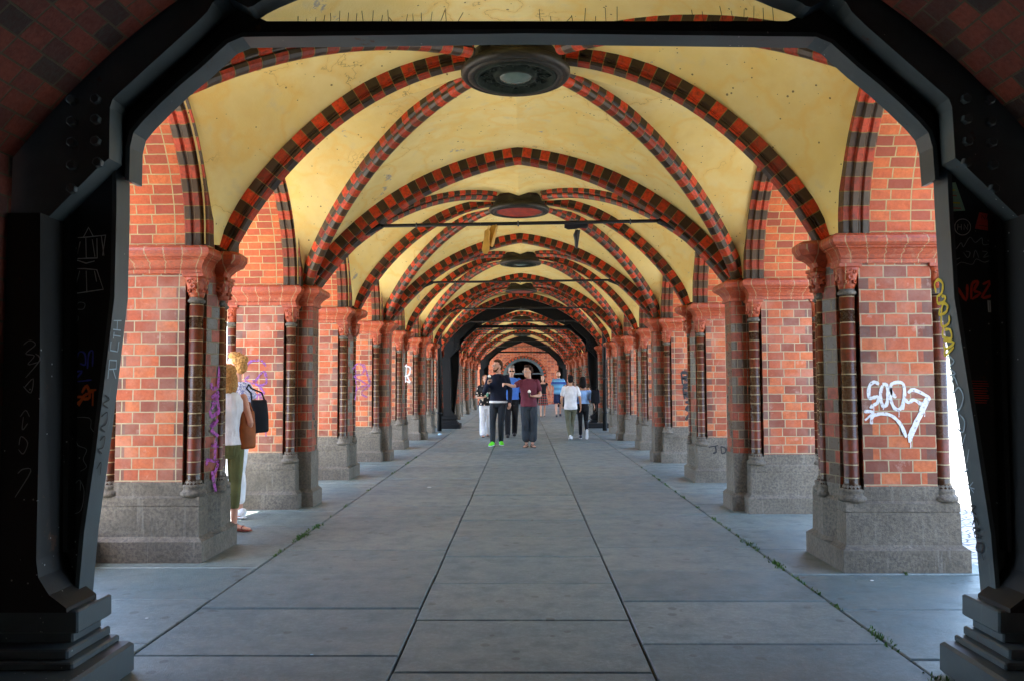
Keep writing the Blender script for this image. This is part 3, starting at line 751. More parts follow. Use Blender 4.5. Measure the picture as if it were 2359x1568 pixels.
    both(outerfl, 'outer_flange', M['iron_dark'])
    def foot(mb, s):
        def bx(x, y0, y1, z0, z1, b=0.008): 
            xa, xb = sorted((-s*x, -s*(-2.62))); mb.bbox(xa, xb, y0, y1, z0, z1, b)
        bx(-2.08, -0.23, 0.072, 0.255, 0.362)
        bx(-2.12, -0.20, 0.05, 0.20, 0.256)
        bx(-2.085, -0.30, 0.07, 0.158, 0.205)
        bx(-2.04, -0.34, 0.07, 0.125, 0.16)
    both(foot, 'foot_casting', M['iron'])
    def block(mb, s):
        xa, xb = sorted((s*1.965, s*2.62)); mb.bbox(xa, xb, -0.62, 0.075, -0.03, 0.128, 0.015)
    both(block, 'foot_block', M['iron'])
    # hexagonal bolts
    for s in (-1, 1):
        for (px, py) in ((160, 232), (215, 230), (160, 282), (215, 277), (160, 330), (215, 327), (160, 382), (220, 376), (160, 436)):
            c = Vector((-(1205-px)*3.665/1798, 0, CAMH+(880-py)*3.665/1798))
            mb = FMB(); 
            mb.rings([[( s*(-c.x)+rr*math.cos(PI/3*i+.3), yy, c.z+rr*math.sin(PI/3*i+.3)) for i in range(6)] for rr, yy in ((0.024, -0.184), (0.024, -0.205), (0.019, -0.210))], cap=True)
            mb.build('bolt', M['iron'], root)
    return root, pans
fr, fpans = iron_frame()
fr.location = (0.015, 3.85, 0)
NEARF = fr
tag(fr, 'nearest black riveted iron portal framing the whole view, covered in tags', 'iron frame', 'iron portal frames')
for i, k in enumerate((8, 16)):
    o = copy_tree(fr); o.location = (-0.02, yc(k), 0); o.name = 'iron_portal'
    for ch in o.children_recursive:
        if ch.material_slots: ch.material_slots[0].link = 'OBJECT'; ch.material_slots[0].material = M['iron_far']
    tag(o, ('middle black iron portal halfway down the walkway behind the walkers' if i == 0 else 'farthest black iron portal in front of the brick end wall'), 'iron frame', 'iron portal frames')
# a second plain iron arch close behind the far one
# drain pipes beside the middle portal
for s, nm in ((-1, 'left'), (1, 'right')):
    root = empty('drain_pipe', (s*2.44-0.05, yc(7)+0.95, 0)); mb = MB()
    mb.tube([(0, 0, 0), (0, 0, 3.0), (s*0.3, 0, 3.3)], 0.07, 10); mb.build('pipe', M['iron_dark'], root)
    for z in (0.5, 1.5, 2.5):
        mb = MB(); mb.tube([(0, 0, z), (0, 0, z+.05)], 0.084, 10); mb.build('pipe_clip', M['iron_dark'], root)
    tag(root, 'black cast iron drain pipe beside the %s brick pier' % nm, 'drain pipe', 'black drain pipes')
# ------------------------------------------------------------------ people
def cloth(name, col, rough=0.8, fold=0.02, pattern=None):
    t = NT(name); ov = t.objvec(False)
    f = t.noise(ov, 7, 3, 0.5); c = t.mix(t.ramp(f, 0.3, 0.7), tuple(x*0.85 for x in col), tuple(min(1, x*1.12) for x in col))
    if pattern: c = pattern(t, ov, c)
    mp = t.n('ShaderNodeMapping'); mp.inputs['Scale'].default_value = (16, 16, 7); t.L(ov, mp.inputs[0])
    t.bump(t.noise(mp.outputs[0], 1.0, 3, 0.5), fold, 1.0)
    return t.out(c, rough, None, 0.25)
def pat_floral(t, ov, c):
    v = t.n('ShaderNodeTexVoronoi'); v.inputs['Scale'].default_value = 11; t.L(ov, v.inputs['Vector'])
    c = t.mix(t.math('LESS_THAN', v.outputs['Distance'], 0.3), c, (0.75, 0.62, 0.5))
    return t.mix(t.math('LESS_THAN', v.outputs['Distance'], 0.12), c, (0.5, 0.12, 0.06))
def pat_stripes(t, ov, c):
    z = t.sep(ov)[2]
    c = t.mix(t.math('GREATER_THAN', t.math('FRACT', t.math('MULTIPLY', z, 5.2)), 0.5), c, (0.10, 0.25, 0.45))
    return t.mix(t.math('MULTIPLY', t.math('GREATER_THAN', z, 1.30), t.math('LESS_THAN', z, 1.385)), c, (0.03, 0.07, 0.28))
def pat_plaid(t, ov, c):
    x, y, z = t.sep(ov)
    a = t.math('GREATER_THAN', t.math('FRACT', t.math('MULTIPLY', z, 9)), 0.6); b = t.math('GREATER_THAN', t.math('FRACT', t.math('MULTIPLY', x, 11)), 0.6)
    c = t.mix(a, c, (0.30, 0.03, 0.025)); return t.mix(t.math('MULTIPLY', b, 0.6), c, (0.16, 0.15, 0.13))
def pat_lace(t, ov, c):
    n = t.noise(ov, 60, 2, 0.5); return t.mix(t.ramp(n, 0.45, 0.55), c, (0.75, 0.75, 0.85))
C = {'navy': cloth('navy_knit', (0.006, 0.009, 0.025)), 'white': cloth('white_cotton', (0.78, 0.79, 0.82)), 'jeans': cloth('dark_denim', (0.022, 0.028, 0.036)),
     'maroon': cloth('maroon_cotton', (0.14, 0.028, 0.045)), 'denim2': cloth('loose_denim', (0.028, 0.036, 0.045), fold=0.035), 'blue': cloth('blue_shirt', (0.07, 0.20, 0.62)),
     'black': cloth('black_cloth', (0.008, 0.008, 0.010)), 'floral': cloth('floral_black', (0.012, 0.012, 0.012), pattern=pat_floral), 'plaid': cloth('plaid_skirt', (0.04, 0.02, 0.02), fold=0.05, pattern=pat_plaid),
     'stripes': cloth('striped_blue', (0.16, 0.42, 0.66), pattern=pat_stripes), 'navyshort': cloth('navy_shorts', (0.012, 0.02, 0.06)), 'olive': cloth('olive_cotton', (0.13, 0.13, 0.085)),
     'olive2': cloth('olive_capri', (0.12, 0.12, 0.045)), 'sky': cloth('light_blue_cotton', (0.28, 0.47, 0.80), fold=0.04), 'lace': cloth('lavender_lace', (0.30, 0.33, 0.62), pattern=pat_lace),
     'neon': plain('neon_green_shoe', (0.14, 0.85, 0.02), 0.5, 0.2, 25), 'shoewhite': plain('white_shoe', (0.75, 0.76, 0.78), 0.5, 0.1, 30), 'shoeblack': plain('black_shoe', (0.012, 0.012, 0.014), 0.45, 0.2, 30),
     'shoenavy': plain('navy_shoe', (0.015, 0.025, 0.05), 0.5, 0.2, 30), 'sole': plain('pale_sole', (0.5, 0.48, 0.42), 0.7, 0.2, 30), 'sandal': plain('brown_sandal', (0.05, 0.03, 0.02), 0.6, 0.2, 30), 'pinksandal': plain('red_sandal', (0.25, 0.05, 0.03), 0.6, 0.2, 30),
     'tan': plain('brown_leather', (0.24, 0.062, 0.011), 0.6, 0.25, 9, 0.0, 0.2), 'bagblack': plain('black_bag', (0.006, 0.007, 0.010), 0.75, 0.3, 12, 0.0, 0.15)}
def skin_mat(name, col):
    t = NT(name); ov = t.objvec(False); c = t.mix(t.ramp(t.noise(ov, 18, 3), 0.3, 0.7), tuple(x*0.88 for x in col), col)
    t.b.inputs['Subsurface Weight'].default_value = 0.06; t.b.inputs['Subsurface Radius'].default_value = (0.02, 0.008, 0.004)
    return t.out(c, 0.5)
SK = {'fair': skin_mat('fair_skin', (0.62, 0.33, 0.22)), 'tan': skin_mat('tanned_skin', (0.50, 0.25, 0.14)), 'rosy': skin_mat('rosy_skin', (0.60, 0.29, 0.19))}  # rosy is a slightly redder, even skin tone
HR = {n: plain(n+'_hair', c, 0.8, 0.4, 60, 0.0, 0.2) for n, c in (('brown', (0.07, 0.028, 0.012)), ('darkbrown', (0.035, 0.016, 0.009)), ('grey', (0.22, 0.21, 0.20)), ('blond', (0.42, 0.22, 0.07)), ('black', (0.008, 0.007, 0.007)), ('auburn', (0.22, 0.08, 0.025)))}
EYE = plain('dark_eye', (0.02, 0.015, 0.012), 0.2); LIP = plain('lip', (0.32, 0.08, 0.06), 0.5); GLASS = plain('spectacle_rim', (0.45, 0.42, 0.42), 0.2, 0.1); SUNG = plain('sunglass', (0.02, 0.02, 0.02), 0.1)

def V3(p): return Vector(p)
class Body:
    """collects closed overlapping lofts; a voxel remesh turns them into one continuous skin"""
    def __init__(s): s.mb = MB()
    def loft(s, secs, lat=(1, 0, 0), n=14):
        """secs: (centre, rx, ry); rings perpendicular to the run, rx along lat"""
        cs = [V3(c) for c, a, b in secs]; rs = []
        for i, (c, a, b) in enumerate(secs):
            t = (cs[min(i+1, len(cs)-1)]-cs[max(i-1, 0)]).normalized()
            l = V3(lat); l = (l-t*l.dot(t))
            if l.length < 0.05: l = V3((0, 1, 0)); l = l-t*l.dot(t)
            l.normalize(); f = t.cross(l)
            rs.append([tuple(cs[i]+l*a*math.cos(2*PI*j/n)+f*b*math.sin(2*PI*j/n)) for j in range(n)])
        s.mb.rings(rs, cap=True)
    def limb(s, pts, rad, n=12, flat=1.0, lat=(1, 0, 0)):
        pts = [V3(p) for p in pts]; secs = []
        t0 = (pts[1]-pts[0]).normalized(); t1 = (pts[-1]-pts[-2]).normalized()
        secs.append((pts[0]-t0*rad[0]*0.85, rad[0]*0.45, rad[0]*0.45*flat)); secs.append((pts[0]-t0*rad[0]*0.45, rad[0]*0.87, rad[0]*0.87*flat))
        for i, p in enumerate(pts):
            secs.append((p, rad[i], rad[i]*flat))
            if i < len(pts)-1:
                m = (p+pts[i+1])/2; secs.append((m, (rad[i]+rad[i+1])/2*1.02, (rad[i]+rad[i+1])/2*1.02*flat))
        secs.append((pts[-1]+t1*rad[-1]*0.45, rad[-1]*0.87, rad[-1]*0.87*flat)); secs.append((pts[-1]+t1*rad[-1]*0.85, rad[-1]*0.45, rad[-1]*0.45*flat))
        s.loft(secs, lat, n)
    def ball(s, c, r, rot=None, n=12):
        c = V3(c); rs = []
        for i in range(1, 8):
            th = PI*i/8; ring = []
            for j in range(n):
                ph = 2*PI*j/n; q = Vector((r[0]*math.sin(th)*math.cos(ph), r[1]*math.sin(th)*math.sin(ph), r[2]*math.cos(th)))
                if rot: q = rot @ q
                ring.append(tuple(c+q))
            rs.append(ring)
        s.mb.rings(rs, cap=True)
    def hand(s, w, d, pn, side, curl=0.5, sc=1.0):
        """w wrist, d direction of the hand, pn palm normal, side +1/-1 where the thumb leaves"""
        w = V3(w); d = V3(d).normalized(); pn = V3(pn); pn = (pn-d*pn.dot(d)).normalized(); l = d.cross(pn).normalized()*side
        s.loft([(w-d*.02*sc, .024*sc, .018*sc), (w+d*.01*sc, .026*sc, .017*sc), (w+d*.05*sc, .038*sc, .015*sc), (w+d*.085*sc, .040*sc, .013*sc), (w+d*.093*sc, .036*sc, .010*sc)], lat=l, n=12)
        for k, (off, ln) in enumerate(((.030, .070), (.010, .080), (-.010, .075), (-.029, .058))):
            p = w+d*.085*sc+l*off*sc; pts = [p-d*.02*sc]; dd = d.copy(); pts.append(p)
            for sg in (0.45, 0.32, 0.23):
                ang = curl*1.05*(1+0.08*k); dd = (dd*math.cos(ang)+pn*math.sin(ang)).normalized() if True else dd
                side_v = dd; pnn = (pn*math.cos(ang)-d*math.sin(ang)); pn2 = pnn
                p = p+dd*ln*sg*sc; pts.append(p)
            s.limb(pts, [x*sc for x in (.0095, .0095, .009, .0085, .0075)], n=8)
        p = w+d*.03*sc+l*.028*sc; td = (d*0.6+l*0.65+pn*0.45).normalized(); td2 = (d*0.85+l*0.1+pn*0.6).normalized()
        s.limb([p-td*.015*sc, p+td*.035*sc, p+td*.035*sc+td2*.032*sc], [.013*sc, .0115*sc, .0095*sc], n=8)
    def make(s, name, mat, parent, vox=0.010, it=4, disp=0):
        o = s.mb.build(name, mat, parent)
        r = o.modifiers.new('remesh', 'REMESH'); r.mode = 'VOXEL'; r.voxel_size = vox; r.use_smooth_shade = True
        sm = o.modifiers.new('smooth', 'SMOOTH'); sm.iterations = it; sm.factor = 0.5
        if disp:
            tx = bpy.data.textures.get('tufts') or bpy.data.textures.new('tufts', 'CLOUDS'); tx.noise_scale = 0.02
            dm = o.modifiers.new('tufts', 'DISPLACE'); dm.texture = tx; dm.strength = disp; dm.mid_level = 0.4
        return o

def person(loc, rz, H, P, label, vox=0.010, group=None):
    """P: pose and clothing.  The figure looks towards -Y before rotation; side a is -X, side b is +X."""
    root = empty('person', loc, rz); root.scale = (H/1.8,)*3
    tag(root, label, 'person', group)
    fem = P.get('fem', False); ww = 0.9 if fem else 1.0
    lean = P.get('lean', 0.0)
    def L_(z): return lean*(z-0.9)
    sh = {'a': V3((-0.178*ww, L_(1.45), 1.445)), 'b': V3((0.178*ww, L_(1.45), 1.445))}
    for q in 'ab':
        if 'sh_'+q in P: sh[q] = V3(P['sh_'+q])
    el = {q: V3(P['el_'+q]) for q in 'ab'}; ha = {q: V3(P['ha_'+q]) for q in 'ab'}
    hip = {'a': V3((-0.092, 0, 0.92)), 'b': V3((0.092, 0, 0.92))}
    kn = {q: V3(P['kn_'+q]) for q in 'ab'}; an = {q: V3(P['an_'+q]) for q in 'ab'}
    bw_ = P.get('belly', 1.0)
    tors = [(0.84, .135, .10, 0), (0.92, .165 if not fem else .172, .118 if not fem else .122, .01), (1.02, .150 if not fem else .135, .105, 0), (1.10, .148 if not fem else .125, .10*bw_, 0), (1.22, .160 if not fem else .135, .112*bw_, -.005), (1.33, .178*ww, .118 if not fem else .125, -.01), (1.42, .172*ww, .10, 0), (1.475, .12*ww, .075, .01), (1.51, .062, .058, .015)]
    hr = P.get('head_yaw', 0); hp = P.get('head_pitch', 0)
    neck0 = V3((0, L_(1.5)+.015, 1.49)); HB = V3((0, L_(1.56)-.005, 1.555))
    HM = Matrix.Rotation(R(hr), 3, 'Z') @ Matrix.Rotation(R(hp), 3, 'X')
    def hl(p): return HB+V3((0, 0.02, 0.05))+HM @ ((V3(p)-V3((0, 0.02, 0.05)))*1.07)
    B = Body()
    B.loft([((0, L_(z)+y, z), rx*.93, ry*.93) for z, rx, ry, y in tors])
    B.loft([(neck0-V3((0, 0, .03)), .065, .06), (neck0+V3((0, 0, .02)), .056*ww, .056*ww), (HB+V3((0, .02, .02)), .052*ww, .054*ww), (HB+V3((0, .02, .07)), .05, .055)])
    hs = [(0.0, .020, .022, -.062), (.012, .036, .036, -.05), (.035, .052, .062, -.03), (.065, .061, .080, -.012), (.10, .068, .092, 0), (.135, .073, .098, .004), (.17, .073, .098, .006), (.205, .060, .082, .008), (.228, .035, .05, .01), (.238, .012, .016, .01)]
    B.loft([(hl((0, y, z)), rx, ry) for z, rx, ry, y in hs], lat=HM @ V3((1, 0, 0)), n=18)
    B.limb([hl((0, -.088, .128)), hl((0, -.101, .105)), hl((0, -.106, .088))], [.008, .011, .013], n=8)   # nose
    B.limb([hl((-.014, -.093, .083)), hl((.014, -.093, .083))], [.009, .009], n=8)
    B.limb([hl((-.032, -.084, .138)), hl((.032, -.084, .138))], [.012, .012], n=8)                        # brow
    B.limb([hl((-.018, -.083, .052)), hl((.018, -.083, .052))], [.010, .010], n=8)                        # lips
    B.ball(hl((0, -.068, .018)), (.02, .017, .016))                                                      # chin
    for q in (-1, 1): B.ball(hl((q*.074, .012, .105)), (.010, .019, .032), HM)                              # ears
    for q, sg in (('a', -1), ('b', 1)):
        uw = .045*(0.85 if fem else 1); B.limb([sh[q], sh[q].lerp(el[q], .5), el[q], el[q].lerp(ha[q], .3), ha[q]], [.052*ww, uw, .036*ww, .038*ww, .024*ww])
        dd = V3(P.get('hd_'+q, tuple(ha[q]-el[q]))); pn = V3(P.get('pn_'+q, (-sg, 0, 0)))
        B.hand(ha[q], dd, pn, P.get('th_'+q, sg), P.get('cu_'+q, 0.4))
        c = kn[q].lerp(an[q], .28)+V3((0, .018, 0))
        B.limb([hip[q], hip[q].lerp(kn[q], .5), kn[q], c, kn[q].lerp(an[q], .65), an[q]], [.080, .068, .049, .050, .038, .032])
        # foot
        fd = P.get('fd_'+q, (0, -1, 0)); fd = V3(fd).normalized(); a0 = an[q]
        fz = V3((0, 0, 1)); up = (fz-fd*fz.dot(fd)).normalized()
        B.loft([(a0-fd*.05-up*.045, .026, .024), (a0-fd*.02-up*.04, .034, .036), (a0+fd*.05-up*.045, .037, .03), (a0+fd*.13-up*.055, .043, .018), (a0+fd*.18-up*.06, .03, .012)], lat=up.cross(fd))
    body = B.make('body', SK[P.get('skin', 'fair')], root, vox)
    # face
    for nm, pos, r_, mt in ([] if P.get('noface') else [('eye', (-.031, -.086, .118), (.011, .005, .0055), EYE), ('eye', (.031, -.086, .118), (.011, .005, .0055), EYE), ('mouth', (0, -.0935, .052), (.021, .004, .006), LIP)]):
        e = Body(); e.ball(hl(pos), r_, HM); e.mb.build(nm, mt, body)
    if P.get('brow'):
        e = Body()
        for q in (-1, 1): e.limb([hl((q*.014, -.097, .136)), hl((q*.045, -.088, .136))], [.0045, .004], n=6)
        e.mb.build('eyebrows', HR[P['hair']], body)
    if P.get('glasses'):
        g = MB(); mt = SUNG if P['glasses'] == 'sun' else GLASS
        for q in (-1, 1):
            pts = [hl((q*.033+.024*math.cos(a), -.108+0.006*abs(math.cos(a)), .118+.018*math.sin(a))) for a in [2*PI*i/12 for i in range(13)]]
            g.tube(pts, .0035, 5); g.tube([hl((q*.057, -.10, .122)), hl((q*.078, 0, .118))], .003, 5)
            if P['glasses'] == 'sun': g.poly(pts[:-1])
        g.tube([hl((-.009, -.112, .122)), hl((.009, -.112, .122))], .003, 5); g.build('glasses', mt, body)
    # hair
    h = Body()
    for c, r_ in P['hairs']: h.ball(hl(c), r_, HM, n=14)
    h.make('hair', HR[P['hair']], root, vox*0.9, 2, disp=0.022)
    if P.get('beard'):
        h = Body(); h.ball(hl((0, -.058, .022)), (.040, .042, .030), HM); h.limb([hl((-.058, -.03, .075)), hl((-.045, -.062, .03)), hl((0, -.086, .018)), hl((.045, -.062, .03)), hl((.058, -.03, .075))], [.012, .016, .016, .016, .012], n=8)
        h.limb([hl((-.022, -.092, .066)), hl((.022, -.092, .066))], [.007, .007], n=6); h.make('beard', HR[P['hair']], root, vox*.8, 2)
    # top
    g = 0.014+P.get('loose', 0)
    top = Body(); z0 = P.get('hem', 0.90)
    tz = [(z, rx+g, ry+g, y) for z, rx, ry, y in tors if z >= z0-0.001]
    f0 = .168 if not fem else .16
    secs = [((0, L_(z0)+.003, z0), f0+g*.9, .118+g)]+[((0, L_(z)+y, z), rx, ry) for z, rx, ry, y in tz if z > z0+.03]
    nz = P.get('neckline', 1.51)
    secs = [x for x in secs if x[0][2] <= nz]
    top.loft(secs, n=20)
    sl = P.get('sleeve', 0.55)
    for q in 'ab':
        if sl <= 0: continue
        s0, e0, h0 = sh[q], el[q], ha[q]
        if P.get('offsh'): s0 = s0.lerp(e0, .3)
        gg = g*.55
        if sl < 1: top.limb([s0, s0.lerp(e0, sl*.5), s0.lerp(e0, sl)], [.054*ww+gg, .05*ww+gg, .05*ww+gg*1.5])
        else: top.limb([s0, s0.lerp(e0, .5), e0, e0.lerp(h0, .5), e0.lerp(h0, min(.96, sl-1))], [.054*ww+gg, .048+gg, .041+gg, .036+gg, .030+gg])
    top.make(P.get('topname', 'shirt'), C[P['top']], root, vox, 3)
    if P.get('undertee'):
        t_ = Body(); t_.loft([((0, 0, z0-.035), f0+g+.004, .12+g), ((0, 0, z0-.005), f0+g+.008, .122+g), ((0, 0, z0+.03), f0+g-.02, .10+g)], n=20); t_.make('tee_hem', C['white'], root, vox, 2)
    # bottom
    bt = P['bottom']; b = Body(); lg = P.get('legloose', 0.014)
    if bt[0] == 'skirt':
        zz = bt[2]; secs = []
        b.loft([((0, 0, 1.04), .125, .105), ((0, .01, .93), .175, .135), ((0, 0, .75), .20, .16), ((0, 0, zz+.02), .235, .19), ((0, 0, zz), .232, .187)], n=24)
        b.make('skirt', C[bt[1]], root, vox, 3)
    else:
        b.loft([((0, 0, 1.03), .14 if fem else .155, .112), ((0, .01, .93), .176 if fem else .17, .13), ((0, .005, .84), .165, .115), ((0, 0, .80), .13, .09)], n=20)
        for q in 'ab':
            e = bt[2]                     # how far down the shin, 0 = knee .. 1 = ankle
            k, a = kn[q], an[q]; c = k.lerp(a, .3)+V3((0, .015, 0))
            if e <= 0: b.limb([hip[q], hip[q].lerp(k, .45), hip[q].lerp(k, .8+e)], [.088+lg*.4, .076+lg*1.6, .072+lg*2.4])
            else:
                fl = P.get('flare', 0.0); end = k.lerp(a, e)
                b.limb([hip[q], hip[q].lerp(k, .5), k, k.lerp(a, e*.45)+V3((0, .012, 0)), end], [.088+lg*.3, .074+lg*.7, .052+lg, .049+lg+fl*.4, .040+lg+fl])
        b.make('trousers' if bt[2] > 0 else 'shorts', C[bt[1]], root, vox, 2)
    # shoes
    sk, sm = P['shoe']
    for q, sg in (('a', -1), ('b', 1)):
        fd = V3(P.get('fd_'+q, (0, -1, 0))).normalized(); up = V3((0, 0, 1)); up = (up-fd*up.dot(fd)).normalized(); a0 = an[q]; lat = up.cross(fd)
        if sk == 'sneaker':
            s_ = Body(); s_.loft([(a0-fd*.072-up*.03, .024, .034), (a0-fd*.055-up*.022, .036, .052), (a0-fd*.01-up*.018, .040, .056), (a0+fd*.06-up*.034, .043, .042), (a0+fd*.14-up*.047, .049, .030), (a0+fd*.19-up*.052, .042, .024), (a0+fd*.212-up*.056, .02, .016)], lat=lat)
            so = s_.make('shoe', C[sm], root, vox*.9, 2)
            s_ = Body(); s_.loft([(a0-fd*.08-up*.070, .026, .010), (a0-fd*.06-up*.070, .039, .011), (a0+fd*.05-up*.070, .043, .011), (a0+fd*.14-up*.070, .052, .011), (a0+fd*.20-up*.070, .043, .011), (a0+fd*.218-up*.070, .018, .010)], lat=lat); s_.make('sole', C['shoewhite' if sm != 'shoeblack' else 'shoeblack'] if P.get('sole') is None else C[P['sole']], so, vox*.8, 1)
        else:
            s_ = Body(); s_.loft([(a0-fd*.07-up*.074, .024, .008), (a0-fd*.05-up*.074, .037, .009), (a0+fd*.05-up*.074, .040, .009), (a0+fd*.14-up*.074, .048, .009), (a0+fd*.2-up*.074, .03, .008)], lat=lat)
            if sk == 'flat': s_.loft([(a0-fd*.068-up*.05, .03, .026), (a0-fd*.03-up*.058, .036, .020), (a0+fd*.09-up*.062, .042, .014), (a0+fd*.19-up*.062, .036, .014)], lat=lat)
            so = s_.make('sandal' if sk == 'sandal' else 'shoe', C[sm], root, vox*.8, 1)
            if sk == 'sandal':
                s_ = Body()
                for dd, w_, hh in ((.10, .046, .042), (.03, .042, .062), (-.03, .036, .05)):
                    s_.limb([a0+fd*dd+lat*w_-up*.07, a0+fd*dd+lat*w_*.8-up*(.078-hh), a0+fd*dd-up*(.070-hh), a0+fd*dd-lat*w_*.8-up*(.078-hh), a0+fd*dd-lat*w_-up*.07], [.008]*5, n=6)
                s_.make('strap', C[sm], so, vox*.6, 1)
    return root, {'ha': ha, 'sh': sh, 'el': el}
SHORT = [((0, .028, .165), (.083, .092, .085)), ((0, .06, .11), (.076, .060, .075)), ((0, -.035, .215), (.062, .05, .035)), ((.02, -.01, .235), (.05, .06, .022))]
CROP = [((0, .022, .165), (.079, .088, .080)), ((0, .05, .11), (.070, .055, .065))]
LONG = [((0, .03, .16), (.09, .094, .09)), ((0, .07, .07), (.095, .062, .15)), ((-.06, .035, .05), (.038, .055, .12)), ((.06, .035, .05), (.038, .055, .12))]
WALK = dict(kn_a=(-.10, -.10, .50), an_a=(-.095, -.20, .085), kn_b=(.085, .02, .50), an_b=(.07, .17, .10))
def at(px, py_feet):
    q = unproj(px, py_feet, Z=0.0); return (q.x, q.y, 0)
WG = None
# man in navy sweater
p1, j1 = person((-.575, 17.75, 0), 0, 1.92, dict(WALK, kn_a=(-.115, -.08, .50), an_a=(-.115, -.14, .085), kn_b=(.06, -.07, .50), an_b=(.055, .06, .085), el_a=(-.285, -.08, 1.135), ha_a=(-.205, -.25, 1.30), hd_a=(.25, -.15, .9), pn_a=(.6, -.6, 0), cu_a=.9, th_a=1,
    el_b=(.255, .02, 1.16), ha_b=(.245, -.06, .91), cu_b=.5, pn_b=(-.6, .7, 0), head_yaw=-48, head_pitch=-4, hair='brown', beard=1, brow=1, glasses='clear', hairs=SHORT, top='navy', topname='sweater', sleeve=1.93, hem=.935, undertee=1, loose=.008, bottom=('pants', 'jeans', .96), shoe=('sneaker', 'neon'), fd_a=(-.25, -1, 0), fd_b=(.15, -1, 0)),
    'tall bearded man in navy sweater, dark jeans and neon green trainers, holding an ice cream', .009, WG)
# man in maroon tee
p2, j2 = person((.115, 17.3, 0), 0, 1.785, dict(kn_a=(-.08, -.09, .50), an_a=(-.055, -.05, .085), kn_b=(.10, -.06, .50), an_b=(.075, -.08, .085), el_a=(-.335, -.14, 1.345), ha_a=(-.49, -.30, 1.40), hd_a=(-.55, -.4, .12), pn_a=(0, 0, -1), cu_a=1.35, th_a=1,
    el_b=(.26, -.02, 1.14), ha_b=(.10, -.22, 1.13), hd_b=(-.8, -.35, .05), pn_b=(0, .3, 1), cu_b=1.2, th_b=1, sh_a=(-.17, -.02, 1.44), head_yaw=-50, head_pitch=0, hair='darkbrown', brow=1, glasses='clear', hairs=SHORT, top='maroon', topname='tee_shirt', sleeve=.55, hem=.88, loose=.014, bottom=('pants', 'denim2', .74), legloose=.034, flare=.02, shoe=('sandal', 'sandal'), fd_a=(-.3, -1, 0), fd_b=(.3, -1, 0)),
    'man in maroon T-shirt and cropped dark trousers pointing with an outstretched arm', .009, WG)
# older man in blue shirt
p3, j3 = person((-.315, 20.5, 0), 0, 1.84, dict(WALK, el_a=(-.26, .02, 1.17), ha_a=(-.26, -.04, .93), el_b=(.26, .02, 1.17), ha_b=(.27, -.02, .92), head_yaw=5, hair='grey', glasses='sun', hairs=SHORT, top='blue', sleeve=.9, hem=.96, loose=.02, belly=1.15, bottom=('pants', 'black', 1.0), legloose=.026, shoe=('sneaker', 'shoeblack')),
    'grey-haired man in sunglasses, blue shirt and black trousers behind the man in the navy sweater', .011, WG)
# woman in floral blouse
p4, j4 = person((-1.0, 20.5, 0), R(8), 1.615, dict(WALK, fem=True, el_a=(-.26, .0, 1.14), ha_a=(-.07, -.2, 1.16), hd_a=(.8, -.3, .2), pn_a=(0, .3, 1), cu_a=1.0, th_a=-1, el_b=(.24, .03, 1.17), ha_b=(.22, -.1, .94), head_yaw=10, hair='auburn', hairs=LONG, top='floral', topname='blouse', sleeve=.7, hem=.92, loose=.03, bottom=('pants', 'white', .95), legloose=.022, flare=.03, shoe=('flat', 'shoeblack')),
    'woman in black floral blouse and white trousers holding a green cup', .010, WG)
# woman in plaid skirt
p5, j5 = person((.80, 32.5, 0), 0, 1.71, dict(WALK, fem=True, kn_a=(-.09, -.10, .5), el_a=(-.25, .04, 1.18), ha_a=(-.30, .06, .95), el_b=(.27, .04, 1.19), ha_b=(.36, .05, .96), hair='darkbrown', hairs=LONG, top='black', topname='vest_top', sleeve=.2, hem=1.0, neckline=1.44, bottom=('skirt', 'plaid', .50), shoe=('flat', 'shoeblack')),
    'woman in black V-neck top and red plaid skirt walking further off', .013, WG)
# man in striped tee and shorts
p6, j6 = person((1.45, 32.5, 0), 0, 1.88, dict(WALK, el_a=(-.27, .03, 1.18), ha_a=(-.30, -.03, .92), el_b=(.29, .03, 1.20), ha_b=(.33, .0, .95), hair='brown', beard=1, hairs=SHORT, top='stripes', topname='tee_shirt', sleeve=.55, hem=.90, loose=.02, bottom=('shorts', 'navyshort', -.05), legloose=.018, shoe=('sneaker', 'shoenavy'), sole='shoenavy'),
    'bearded man in blue striped T-shirt and navy shorts walking further off', .013, WG)
# man in white tee, seen from behind
p7, j7 = person((1.17, 19.5, 0), PI, 1.585, dict(kn_a=(-.04, -.10, .50), an_a=(-.02, -.12, .085), kn_b=(.075, .03, .50), an_b=(.03, .18, .11), fd_b=(0, -1, -.25), el_a=(-.265, .02, 1.16), ha_a=(-.285, -.05, .91), el_b=(.255, .05, 1.16), ha_b=(.24, -.12, .98), hair='black', hairs=SHORT, top='white', topname='tee_shirt', sleeve=.6, hem=.86, loose=.012, bottom=('pants', 'olive', 1.0), legloose=.018, shoe=('sneaker', 'shoewhite'), skin='tan'),
    'man in white T-shirt and olive trousers walking away, seen from behind', .009, WG)
# woman in off-shoulder top, seen from behind
p8, j8 = person((1.49, 19.7, 0), PI, 1.555, dict(fem=True, kn_a=(-.09, -.02, .51), an_a=(-.085, .26, .24), fd_a=(0, -.25, -1), kn_b=(.075, -.05, .50), an_b=(.07, -.07, .085), el_a=(-.26, .02, 1.17), ha_a=(-.33, -.08, .97), el_b=(.245, .02, 1.17), ha_b=(.24, -.06, .93), hair='black', hairs=LONG+[((0, .06, -.0), (.08, .05, .09))], top='sky', topname='off_shoulder_top', sleeve=.95, offsh=1, neckline=1.42, hem=1.02, loose=.026, bottom=('pants', 'black', .85), legloose=.008, shoe=('sneaker', 'shoenavy'), skin='tan'),
    'dark-haired woman in light blue off-shoulder top and black leggings walking away', .009, WG)
